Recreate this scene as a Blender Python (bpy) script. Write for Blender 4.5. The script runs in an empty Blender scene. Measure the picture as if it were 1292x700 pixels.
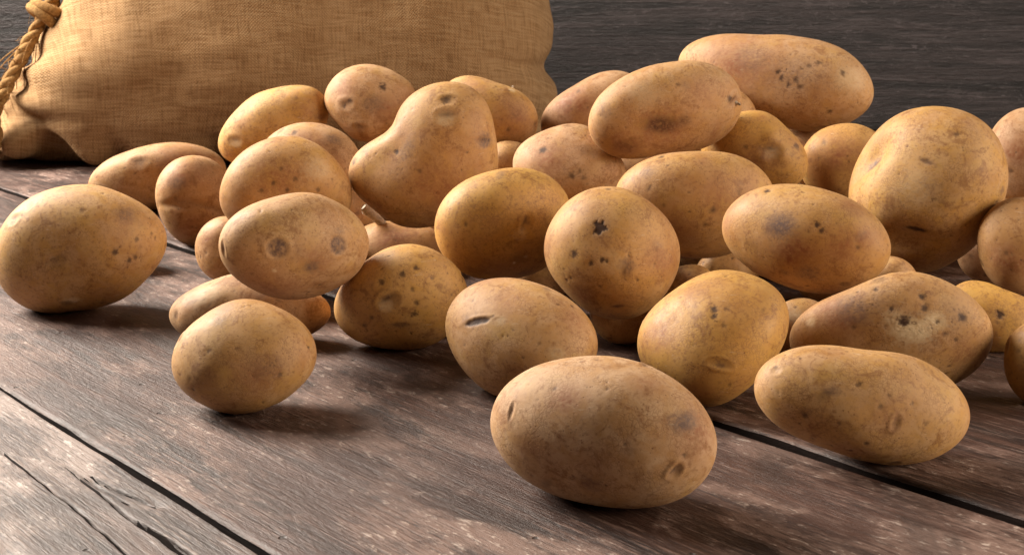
import bpy, bmesh, math
import numpy as np
from mathutils import Matrix, Vector

# ------------------------------------------------------------------ camera, world, light, exposure
sc = bpy.context.scene
COL = sc.collection
cam_d = bpy.data.cameras.new('camera')
cam = bpy.data.objects.new('camera', cam_d)
COL.objects.link(cam)
cam.location = (0, 0, .24)
cam.rotation_euler = (math.radians(90) - math.atan(386 / 1800), 0, 0)
cam_d.sensor_width = 36
cam_d.lens = 36 * 1800 / 1292
cam_d.clip_start = .02
cam_d.clip_end = 30
cam_d.dof.use_dof = True
cam_d.dof.focus_distance = .78
cam_d.dof.aperture_fstop = 45
sc.camera = cam

world = bpy.data.worlds.new('World')
sc.world = world
world.use_nodes = True
bg = world.node_tree.nodes['Background']
bg.inputs[0].default_value = (.9, .85, .8, 1)
bg.inputs[1].default_value = .006

def area_lamp(name, loc, target, size, watts, colour, size_y=None):
    d = bpy.data.lights.new(name, 'AREA')
    d.shape = 'RECTANGLE'
    d.size = size
    d.size_y = size_y or size
    d.energy = watts
    d.color = colour
    o = bpy.data.objects.new(name, d)
    COL.objects.link(o)
    o.location = loc
    o.rotation_euler = (Vector(target) - Vector(loc)).to_track_quat('-Z', 'Y').to_euler()
    return o

area_lamp('key_lamp', (-1.55, 1.72, 1.17), (-.1, 1.0, .05), 1.15, 155, (1, .91, .80))
area_lamp('fill_lamp', (1.80, -.05, .64), (.05, .95, .06), .9, 40, (1, .83, .64))
area_lamp('side_lamp', (1.7, 1.25, 1.2), (.75, 2.1, .2), .6, 9, (1, .93, .89))

sc.view_settings.view_transform = 'Standard'
sc.view_settings.look = 'None'
sc.view_settings.gamma = 1
sc.view_settings.exposure = .12
sc.view_settings.use_curve_mapping = False
sc.cycles.use_denoising = True
sc.cycles.max_bounces = 6

# ------------------------------------------------------------------ helpers
rng = np.random.default_rng(7)
PERM = np.random.default_rng(1).permutation(256)
PERM = np.concatenate([PERM, PERM, PERM])
GRAD = np.random.default_rng(2).normal(size=(256, 3))
GRAD /= np.linalg.norm(GRAD, axis=1)[:, None]

def noise(p):
    """gradient noise, about -0.6..0.6, for an array of points"""
    i = np.floor(p).astype(int)
    t = p - i
    i &= 255
    w = t * t * t * (t * (t * 6 - 15) + 10)
    r = 0
    for dx in (0, 1):
        for dy in (0, 1):
            for dz in (0, 1):
                h = PERM[PERM[PERM[i[:, 0] + dx] + i[:, 1] + dy] + i[:, 2] + dz]
                g = (GRAD[h] * (t - (dx, dy, dz))).sum(1)
                r = r + g * ((w[:, 0] if dx else 1 - w[:, 0]) * (w[:, 1] if dy else 1 - w[:, 1]) * (w[:, 2] if dz else 1 - w[:, 2]))
    return r

def mesh_np(name, V, F):
    me = bpy.data.meshes.new(name)
    me.from_pydata(V.tolist(), [], F.tolist() if hasattr(F, 'tolist') else F)
    me.polygons.foreach_set('use_smooth', np.ones(len(me.polygons), bool))
    me.update()
    return me

def link(name, me, mat, parent=None):
    o = bpy.data.objects.new(name, me)
    COL.objects.link(o)
    if mat and me and not me.materials:
        me.materials.append(mat)
    o.parent = parent
    return o

def tag(o, label=None, cat=None, group=None, kind=None):
    for k, v in (('label', label), ('category', cat), ('group', group), ('kind', kind)):
        if v:
            o[k] = v
    return o

def grid_faces(nu, nv, wrap_v=False):
    a = np.arange(nu * nv).reshape(nu, nv)
    if wrap_v:
        a = np.concatenate([a, a[:, :1]], 1)
    return np.stack([a[:-1, :-1], a[1:, :-1], a[1:, 1:], a[:-1, 1:]], -1).reshape(-1, 4)

def tube(path, radii, n=10):
    """closed tapered tube along a list of points"""
    P = np.array(path, float)
    k = len(P)
    r = np.broadcast_to(np.array(radii, float), (k,))
    T = np.gradient(P, axis=0)
    T /= np.linalg.norm(T, axis=1)[:, None] + 1e-12
    up = np.array([0, 0, 1.]) if abs(T[0, 2]) < .9 else np.array([1., 0, 0])
    V = []
    for i in range(k):
        a = np.cross(T[i], up); a /= np.linalg.norm(a); b = np.cross(a, T[i]); up = b
        th = np.arange(n) * 2 * np.pi / n
        V.append(P[i] + r[i] * (np.cos(th)[:, None] * a + np.sin(th)[:, None] * b))
    V = np.concatenate(V)
    F = grid_faces(k, n, True).tolist()
    F += [list(range(n))[::-1], list(range((k - 1) * n, k * n))]
    return V, F

def smooth_path(pts, n):
    """Catmull-Rom through the points"""
    P = np.array(pts, float)
    P = np.concatenate([[2 * P[0] - P[1]], P, [2 * P[-1] - P[-2]]])
    m = len(P) - 3
    out = []
    for q in np.linspace(0, m - 1e-6, n):
        i = int(q); t = q - i
        a, b, c, d = P[i:i + 4]
        out.append(.5 * (2 * b + (c - a) * t + (2 * a - 5 * b + 4 * c - d) * t * t + (3 * b - a - 3 * c + d) * t ** 3))
    return np.array(out)

class NT:
    """small node-tree writer"""
    def __init__(s, name):
        s.mat = bpy.data.materials.new(name)
        s.mat.use_nodes = True
        s.t = s.mat.node_tree
        s.bsdf = s.t.nodes['Principled BSDF']
    def n(s, kind, **kw):
        x = s.t.nodes.new('ShaderNode' + kind)
        for k, v in kw.items():
            setattr(x, k, v)
        return x
    def put(s, sock, v):
        if hasattr(v, 'is_output'):
            s.t.links.new(v, sock)
        elif isinstance(v, tuple) and len(v) == 3 and sock.type == 'RGBA':
            sock.default_value = (*v, 1)
        else:
            sock.default_value = v
    def math(s, op, a, b=0., c=None, clamp=False):
        x = s.n('Math', operation=op, use_clamp=clamp)
        s.put(x.inputs[0], a); s.put(x.inputs[1], b)
        if c is not None:
            s.put(x.inputs[2], c)
        return x.outputs[0]
    def mix(s, f, a, b, blend='MIX'):
        x = s.n('Mix', data_type='RGBA', blend_type=blend)
        s.put(x.inputs[0], f); s.put(x.inputs[6], a); s.put(x.inputs[7], b)
        return x.outputs[2]
    def ramp(s, v, lo, hi, a=0., b=1.):
        x = s.n('MapRange', interpolation_type='SMOOTHSTEP')
        s.put(x.inputs[0], v)
        for k, q in zip((1, 2, 3, 4), (lo, hi, a, b)):
            s.put(x.inputs[k], q)
        return x.outputs[0]
    def noise(s, vec, scale, detail=3, rough=.55, dist=0.):
        x = s.n('TexNoise')
        s.put(x.inputs['Vector'], vec)
        x.inputs['Scale'].default_value = scale
        x.inputs['Detail'].default_value = detail
        x.inputs['Roughness'].default_value = rough
        x.inputs['Distortion'].default_value = dist
        return x.outputs['Fac']
    def vmath(s, op, a, b):
        x = s.n('VectorMath', operation=op)
        s.put(x.inputs[0], a); s.put(x.inputs[1], b)
        return x.outputs[0]
    def coords(s, spread=37.):
        """object coordinates shifted per object so that no two look alike"""
        tc = s.n('TexCoord')
        oi = s.n('ObjectInfo')
        sh = s.math('MULTIPLY', oi.outputs['Random'], spread)
        cb = s.n('CombineXYZ')
        for k in range(3):
            s.put(cb.inputs[k], s.math('MULTIPLY', sh, (1., .37, .71)[k]))
        return s.vmath('ADD', tc.outputs['Object'], cb.outputs[0]), oi.outputs['Random']
    def bump(s, h, dist, strength=1., prev=None):
        x = s.n('Bump')
        x.inputs['Distance'].default_value = dist
        x.inputs['Strength'].default_value = strength
        s.put(x.inputs['Height'], h)
        if prev is not None:
            s.put(x.inputs['Normal'], prev)
        return x.outputs[0]
    def done(s, col, rough, normal=None, spec=.5):
        s.put(s.bsdf.inputs['Base Color'], col)
        s.put(s.bsdf.inputs['Roughness'], rough)
        s.bsdf.inputs['Specular IOR Level'].default_value = spec
        if normal is not None:
            s.put(s.bsdf.inputs['Normal'], normal)
        return s.mat

# ------------------------------------------------------------------ materials
def skin_material():
    m = NT('potato_skin')
    co, rnd = m.coords()
    at = m.n('Attribute', attribute_name='marks')
    sp = m.n('SeparateColor')
    m.put(sp.inputs[0], at.outputs['Color'])
    dark, pale, red = sp.outputs
    smudge = at.outputs['Alpha']
    at2 = m.n('Attribute', attribute_name='skin')
    sp2 = m.n('SeparateColor')
    m.put(sp2.inputs[0], at2.outputs['Color'])
    tone, dust = sp2.outputs[0], sp2.outputs[1]
    big = m.noise(co, 28, 3)
    mid = m.noise(co, 95, 4, .6, .6)
    fine = m.noise(co, 420, 4, .65)
    col = m.mix(tone, (.42, .225, .110), (.57, .310, .060))
    col = m.mix(m.math('MULTIPLY', rnd, .22), col, (.26, .125, .05))
    col = m.mix(m.ramp(big, .42, .72, 0, .65), col, (.33, .145, .048))
    col = m.mix(m.ramp(m.noise(co, 45, 2), .5, .75, 0, .40), col, (.50, .31, .075))
    # dry dusty film with soft torn edges
    df = m.math('MULTIPLY', m.ramp(m.math('ADD', mid, m.math('MULTIPLY', fine, .35)), .48, .86), dust)
    col = m.mix(m.math('MULTIPLY', df, .70), col, (.60, .41, .26))
    col = m.mix(m.math('MULTIPLY', dust, .15), col, (.52, .34, .20))
    col = m.mix(m.math('MULTIPLY', red, m.ramp(mid, .25, .6, .5, 1.25)), col, (.26, .095, .038))
    # fine netting and grain
    col = m.mix(m.ramp(fine, .48, .70, 0, .5), col, (.26, .12, .042))
    wrp = m.vmath('ADD', co, m.vmath('SCALE', co, (0, 0, 0)))
    vo = m.n('TexVoronoi', feature='F1')
    m.put(vo.inputs['Vector'], wrp)
    vo.inputs['Scale'].default_value = 210
    keep = m.ramp(m.noise(co, 60, 1), .48, .6)
    dots = m.math('MULTIPLY', m.ramp(vo.outputs['Distance'], .12, .24, 1, 0), keep)
    col = m.mix(m.math('MULTIPLY', dots, .62), col, (.20, .095, .04))
    # fine netting of the dry skin
    wv = m.n('TexNoise')
    m.put(wv.inputs['Vector'], co)
    wv.inputs['Scale'].default_value = 240
    wc = m.vmath('ADD', co, m.vmath('MULTIPLY', wv.outputs['Color'], (.004, .004, .004)))
    ve = m.n('TexVoronoi', feature='DISTANCE_TO_EDGE')
    m.put(ve.inputs['Vector'], wc)
    ve.inputs['Scale'].default_value = 420
    net = m.math('MULTIPLY', m.ramp(ve.outputs['Distance'], .02, .13, 1, 0), m.ramp(m.noise(co, 55, 3), .44, .6))
    col = m.mix(m.math('MULTIPLY', net, .38), col, (.25, .12, .05))
    # russet mottling and faint scuffs
    mot = m.ramp(m.math('ADD', m.noise(co, 70, 5, .7, .8), m.math('MULTIPLY', fine, .3)), .66, .84)
    col = m.mix(m.math('MULTIPLY', mot, .66), col, (.24, .105, .038))
    sc_ = m.n('Mapping')
    m.put(sc_.inputs['Vector'], co)
    sc_.inputs['Scale'].default_value = (.22, 1.6, 1)
    sc_.inputs['Rotation'].default_value = (.3, .5, .4)
    scf = m.math('MULTIPLY', m.ramp(m.noise(sc_.outputs[0], 330, 4, .7), .60, .74), m.ramp(m.noise(co, 40, 2), .5, .62))
    col = m.mix(m.math('MULTIPLY', scf, .6), col, (.62, .47, .32))
    # marks
    col = m.mix(m.math('MULTIPLY', smudge, m.ramp(fine, .3, .6, .7, 1.2)), col, (.14, .082, .062))
    col = m.mix(m.math('MULTIPLY', pale, m.ramp(fine, .30, .55, .6, 1.2)), col, (.70, .54, .34))
    col = m.mix(m.math('MULTIPLY', dark, m.ramp(fine, .25, .5, .75, 1.)), col, (.055, .026, .016))
    rough = m.math('ADD', m.ramp(mid, .3, .7, .50, .64), m.math('MULTIPLY', dust, .10))
    h = m.math('ADD', m.math('MULTIPLY', m.noise(co, 130, 5, .6), 1.), m.math('MULTIPLY', fine, .22))
    h = m.math('SUBTRACT', h, m.math('MULTIPLY', dots, .25))
    h = m.math('SUBTRACT', h, m.math('MULTIPLY', net, .16))
    h = m.math('ADD', h, m.math('MULTIPLY', mot, .12))
    nb = m.bump(h, .0010, .22)
    return m.done(col, rough, nb, .36)

def wood_material(name, dark, midc, light, bright, stretch, sheen, depth, tint=None, wear=1., fine=1.):
    """weathered board: grain runs along local x"""
    m = NT(name)
    co, rnd = m.coords(11.)
    mp = m.n('Mapping')
    m.put(mp.inputs['Vector'], co)
    mp.inputs['Scale'].default_value = (1 / stretch, 1, 1)
    g = mp.outputs[0]
    mp3 = m.n('Mapping')
    m.put(mp3.inputs['Vector'], co)
    mp3.inputs['Scale'].default_value = (1 / (stretch * 3.5), 1, 1)
    g3 = mp3.outputs[0]
    mp2 = m.n('Mapping')
    m.put(mp2.inputs['Vector'], co)
    mp2.inputs['Scale'].default_value = (1 / (stretch * .35), 1, 1)
    g2 = mp2.outputs[0]
    fib = m.math('ADD', m.math('MULTIPLY', m.noise(g3, 520 * fine, 5, .65, 0.), .6), m.math('MULTIPLY', m.noise(g, 700 * fine, 4, .7, 0.), .4))
    band = m.noise(g3, 60, 5, .65, .5)
    worn = m.noise(g2, 20, 8, .72, .3)
    fleck = m.noise(g2, 230, 6, .75, .1)
    col = m.mix(m.ramp(band, .34, .66), dark, midc)
    col = m.mix(m.ramp(worn, .47, .60, 0, .85 * wear), col, light)
    col = m.mix(m.ramp(fib, .51, .63, 0, .7), col, light)
    col = m.mix(m.ramp(fib, .36, .47, .85, 0), col, dark)
    fl = m.math('MULTIPLY', m.ramp(fleck, .55, .65), m.ramp(worn, .46, .56))
    col = m.mix(m.math('MULTIPLY', fl, .8), col, bright)
    st = m.noise(co, 13, 4, .6, 1.)
    col = m.mix(m.ramp(st, .52, .70, 0, .6 * wear), col, dark)
    if tint:
        col = m.mix(m.ramp(m.noise(co, 7, 3), .45, .65, 0, .45), col, tint)
    pv = m.n('TexVoronoi', feature='F1')
    m.put(pv.inputs['Vector'], co)
    pv.inputs['Scale'].default_value = 42
    spk = m.math('MULTIPLY', m.ramp(pv.outputs['Distance'], .045, .085, 1, 0), m.ramp(m.noise(co, 19, 1), .5, .56))
    col = m.mix(m.math('MULTIPLY', spk, .85), col, (.02, .013, .01))
    rough = m.ramp(m.math('ADD', m.math('MULTIPLY', worn, .6), m.math('MULTIPLY', fib, .4)), .3, .7, sheen, sheen + .22)
    h = m.math('ADD', m.math('MULTIPLY', fib, 1.), m.math('MULTIPLY', fleck, .8))
    h = m.math('ADD', h, m.math('MULTIPLY', worn, .7))
    h = m.math('SUBTRACT', h, m.math('MULTIPLY', spk, .8))
    nb = m.bump(h, depth, .8)
    return m.done(col, rough, nb, .5)

def burlap_material():
    m = NT('burlap')
    at = m.n('Attribute', attribute_name='weave')
    co = at.outputs['Vector']
    tc = m.n('TexCoord').outputs['Object']
    wob = m.noise(tc, 26, 3)
    wob2 = m.noise(m.vmath('ADD', tc, (3.1, 1.7, .3)), 26, 3)
    sx = m.n('SeparateXYZ')
    m.put(sx.inputs[0], co)
    u = m.math('ADD', sx.outputs[0], m.math('MULTIPLY', wob, .009))
    v = m.math('ADD', sx.outputs[1], m.math('MULTIPLY', wob2, .009))
    k = 2 * math.pi / .0036
    su = m.math('SINE', m.math('MULTIPLY', u, k))
    sv = m.math('SINE', m.math('MULTIPLY', v, k))
    knit = m.math('MULTIPLY', su, sv)
    def streak(a, b, seed):
        cb = m.n('CombineXYZ')
        m.put(cb.inputs[0], m.math('MULTIPLY', a, 430.))
        m.put(cb.inputs[1], m.math('MULTIPLY', b, 30.))
        cb.inputs[2].default_value = seed
        return m.noise(cb.outputs[0], 1., 2, .5)
    s1, s2 = streak(u, v, 0.), streak(v, u, 9.)
    col = m.mix(m.ramp(s1, .3, .7), (.235, .130, .058), (.345, .205, .097))
    col = m.mix(m.ramp(s2, .35, .7, 0, .6), col, (.42, .275, .145))
    col = m.mix(m.ramp(m.math('MINIMUM', s1, s2), .25, .42, .35, 0), col, (.16, .085, .036))
    col = m.mix(m.ramp(knit, -.9, .2, .35, 0), col, (.15, .08, .035))
    col = m.mix(m.ramp(m.noise(tc, 6, 3), .5, .7, 0, .35), col, (.24, .125, .05))
    h = m.math('ADD', m.math('MULTIPLY', knit, .5), m.math('ADD', s1, s2))
    nb = m.bump(h, .0008, .6)
    nb = m.bump(m.noise(tc, 60, 3), .003, .4, nb)
    return m.done(col, .9, nb, .12)

def fibre_material(name, a, b, c):
    m = NT(name)
    co, rnd = m.coords()
    f = m.noise(co, 300, 4, .7)
    col = m.mix(m.ramp(f, .3, .7), a, b)
    col = m.mix(m.ramp(m.noise(co, 50, 2), .45, .7, 0, .6), col, c)
    return m.done(col, .85, m.bump(f, .0015, .8), .15)

SKIN = skin_material()
TABLE_WOOD = wood_material('table_wood', (.016, .0062, .0040), (.072, .032, .0215), (.215, .133, .104), (.50, .40, .34), 7., .46, .0014, (.050, .019, .012))
PALE_WOOD = wood_material('pale_table_wood', (.027, .0135, .010), (.115, .072, .058), (.31, .236, .205), (.58, .50, .45), 8., .46, .0014)
WALL_WOOD = wood_material('wall_wood', (.006, .0039, .0038), (.036, .0262, .0265), (.084, .067, .069), (.11, .092, .097), 6., .5, .0042, None, .25, .46)
UNDER_WOOD = wood_material('under_wood', (.008, .0045, .0035), (.016, .0095, .0075), (.02, .012, .01), (.025, .016, .013), 9., .75, .001)  # near-black: on plank sides and splits it paints in the shade
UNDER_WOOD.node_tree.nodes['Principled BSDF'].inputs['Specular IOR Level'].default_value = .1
BURLAP = burlap_material()
ROPE = fibre_material('rope_fibre', (.17, .085, .028), (.40, .235, .088), (.27, .13, .042))
STUB = fibre_material('dry_stub', (.42, .33, .25), (.68, .58, .46), (.34, .26, .19))

# ------------------------------------------------------------------ the setting: table and wall
# boards run from the back left to the front right
AX = np.array([.62846, -.77784])          # along the boards
NR = np.array([.77784, .62846])           # across the boards
def board(t0, t1, s0, s1, dt, ds, seed, cracks=(), pits=(), thick=.032, wear=.0012):
    """one plank in its own frame: x along, y across, top at z = 0, edges worn round and chipped"""
    w = t1 - t0
    ny = int(w / dt) + 1
    nx = int((s1 - s0) / ds) + 1
    y = np.linspace(0, w, ny)
    e = .0016
    y = np.unique(np.concatenate([y, [e * .15, e * .5, e, w - e * .15, w - e * .5, w - e]]))
    if cracks:
        y = np.unique(np.concatenate([y, np.arange(.224, .264, .0004) - t0]))
    ny = len(y)
    x = np.linspace(s0, s1, nx)
    X, Y = np.meshgrid(x, y, indexing='ij')
    wav = [.0011 * noise(np.stack([x * 9, x * 0 + q, x * 0 + seed], 1)) + .0006 * noise(np.stack([x * 38, x * 0 + q, x * 0 + seed], 1)) for q in (1.5, 7.5)]
    edge = Y / w
    Y_out = Y + (1 - edge) * wav[0][:, None] + edge * wav[1][:, None]
    Y_out = Y_out.ravel()
    X, Y = X.ravel(), Y.ravel()
    p = np.stack([X * 3, Y * 25, np.full_like(X, seed * 7.7)], 1)
    Z = .0010 * noise(p) + .0006 * noise(p * (3, 4, 1) + 5)
    # worn edges
    for d in (Y, w - Y):
        chip = .55 + 1.3 * np.clip(noise(np.stack([X * 14, d * 0, np.full_like(X, seed + 3.3)], 1)) + .3 * noise(np.stack([X * 60, d * 0, np.full_like(X, seed + 1.3)], 1)) + .35, 0, 1)
        q = np.clip(1 - d / (e * chip), 0, 1)
        Z -= .0014 * q ** 2 * chip
    if cracks:
        knots, shifts = [0.], [np.zeros_like(X)]
        for (pts, width, depth) in sorted(cracks, key=lambda q: np.mean([p_[1] for p_ in q[0]])):
            pts = np.array(pts)
            mean = pts[:, 1].mean() - t0
            yc = np.interp(X, pts[:, 0], pts[:, 1] - t0) + .0007 * noise(np.stack([X * 45, X * 0, X * 0 + mean * 90], 1)) + .00012 * noise(np.stack([X * 160, X * 0, X * 0 + mean * 90], 1))
            wd = np.interp(X, pts[:, 0], width, left=0, right=0) * (1 + .35 * noise(np.stack([X * 70, X * 0 + 3, X * 0 + mean * 50], 1)))
            q = np.abs(Y - mean) / np.maximum(wd, 1e-5)
            Z -= depth * np.clip(1.25 - q, 0, 1) * (wd > 1e-4)
            knots.append(mean); shifts.append(yc - mean)
        knots.append(w); shifts.append(np.zeros_like(X))
        for a in range(len(knots) - 1):
            m_ = (Y >= knots[a]) & (Y <= knots[a + 1])
            f_ = ((Y - knots[a]) / (knots[a + 1] - knots[a]))[m_]
            Y_out[m_] += shifts[a][m_] * (1 - f_) + shifts[a + 1][m_] * f_
    for (sx, ty, r, dep) in pits:
        rr = np.hypot((X - sx) * .45, Y - (ty - t0)) / r
        Z -= dep * np.exp(-rr ** 2 * 1.5)
    V = np.stack([X, Y_out, Z], 1)
    F = grid_faces(nx, ny)[:, ::1].tolist()
    # side and end walls
    a = np.arange(nx * ny).reshape(nx, ny)
    loop = np.concatenate([a[:, 0], a[-1, 1:], a[-2::-1, -1], a[0, -2:0:-1]])
    base = len(V)
    top = V[loop].copy()
    low = top.copy()
    low[:, 2] = -thick
    V = np.concatenate([V, top, low])
    k = len(loop)
    nf = len(F)
    deep = Z[np.array(F)].min(1) < -.0034        # split bottoms go near-black, their shade put into the colour
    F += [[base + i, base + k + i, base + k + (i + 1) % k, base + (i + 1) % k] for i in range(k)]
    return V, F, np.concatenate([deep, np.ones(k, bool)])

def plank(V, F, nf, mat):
    """weathered face, near-black side faces with the gap shade painted in"""
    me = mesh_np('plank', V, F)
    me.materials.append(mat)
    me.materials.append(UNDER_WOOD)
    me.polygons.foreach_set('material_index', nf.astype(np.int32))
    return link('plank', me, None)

bm = bmesh.new()
bmesh.ops.create_cube(bm, size=1)
bmesh.ops.scale(bm, vec=(4.2, 3.2, .02), verts=bm.verts)
me = bpy.data.meshes.new('table_top')
bm.to_mesh(me); bm.free()
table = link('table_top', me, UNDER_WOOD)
table.location = (0, .86, -.052)
tag(table, kind='structure', label='weathered brown plank table top under the potatoes')
PLANKS = [
    (-.28, .0020, 0, .012), (.0065, .2722, 1, .0022), (.2765, .5487, 2, .0035), (.5588, .8350, 3, .004),
    (.8395, 1.115, 4, .006), (1.12, 1.395, 5, .008), (1.40, 1.68, 6, .01), (1.685, 1.96, 7, .012)]
CRACKS = [([(-.665, .2500), (-.636, .2493), (-.604, .2480), (-.575, .2462), (-.556, .2476), (-.526, .2475), (-.40, .2468)], [0, .0006, .0009, .0010, .0016, .0018, .0010], .008),
          ([(-.72, .2331), (-.698, .2329), (-.613, .2325), (-.542, .2277), (-.45, .226)], [0, .0006, .0008, .0007, 0], .006),
          ([(-.640, .2553), (-.622, .2560), (-.600, .2600), (-.585, .2622)], [.0008, .0016, .0010, .0006], .005),
          ([(-.640, .2518), (-.620, .2526), (-.596, .2532)], [.0004, .0010, .0005], .005)]
PITS = [(-.632, .2553, .0022, .002), (-.589, .2621, .003, .002), (-.575, .1895, .006, .003)]
PITS2 = [(-.732, .3007, .0014, .0025), (-.7052, .2807, .0014, .0025), (-.5948, .3107, .0018, .0025)]
for (t0, t1, sd, dt) in PLANKS:
    # keep each board inside the table's rectangle, roughly
    s0, s1 = {0: (-1.1, .75), 1: (-1.35, .25), 2: (-1.85, .6), 3: (-2.1, .45), 4: (-2.2, .3), 5: (-1.9, .15), 6: (-1.5, .0), 7: (-1.2, -.1)}[sd]
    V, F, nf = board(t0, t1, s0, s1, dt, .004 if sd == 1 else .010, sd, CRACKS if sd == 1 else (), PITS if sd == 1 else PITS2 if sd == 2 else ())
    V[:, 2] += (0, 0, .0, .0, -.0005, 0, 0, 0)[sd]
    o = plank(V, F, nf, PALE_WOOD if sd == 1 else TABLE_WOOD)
    R = Matrix(((AX[0], NR[0], 0), (AX[1], NR[1], 0), (0, 0, 1))).to_4x4()
    o.matrix_world = Matrix.Translation((NR[0] * t0, NR[1] * t0, 0)) @ R
    o.parent = table
    o.matrix_parent_inverse = Matrix.Translation((0, -.86, .052))

WALL_Y = 2.16
bm = bmesh.new()
bmesh.ops.create_cube(bm, size=1)
bmesh.ops.scale(bm, vec=(4.6, .02, 1.6), verts=bm.verts)
me = bpy.data.meshes.new('back_wall')
bm.to_mesh(me); bm.free()
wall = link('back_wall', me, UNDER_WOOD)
wall.location = (0, WALL_Y + .045, .72)
tag(wall, kind='structure', label='dark stained board wall behind the sack and potatoes')
for k, (z0, z1) in enumerate([(-.06, .002), (.005, .308), (.312, .585), (.589, .85), (.854, 1.11), (1.114, 1.37)]):
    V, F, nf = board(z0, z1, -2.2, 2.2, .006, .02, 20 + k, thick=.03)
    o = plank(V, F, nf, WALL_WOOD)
    o.matrix_world = Matrix.Translation((0, WALL_Y, z0)) @ Matrix.Rotation(math.radians(90), 4, 'X')
    o.parent = wall
    o.matrix_parent_inverse = Matrix.Translation((0, -WALL_Y - .045, -.72))

# ------------------------------------------------------------------ potatoes
ICO = {}
def ico(sub):
    if sub not in ICO:
        b = bmesh.new()
        bmesh.ops.create_icosphere(b, subdivisions=sub, radius=1)
        b.verts.ensure_lookup_table()
        ICO[sub] = (np.array([v.co[:] for v in b.verts]), np.array([[v.index for v in f.verts] for f in b.faces]))
        b.free()
    V, F = ICO[sub]
    return V / np.linalg.norm(V, axis=1)[:, None], F

def vnormals(V, F):
    n = np.cross(V[F[:, 1]] - V[F[:, 0]], V[F[:, 2]] - V[F[:, 0]])
    N = np.zeros_like(V)
    for k in range(3):
        for a in range(3):
            N[:, a] += np.bincount(F[:, k], n[:, a], len(V))
    return N / (np.linalg.norm(N, axis=1)[:, None] + 1e-12)

def sstep(x, a, b):
    t = np.clip((x - a) / (b - a), 0, 1)
    return t * t * (3 - 2 * t)

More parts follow.
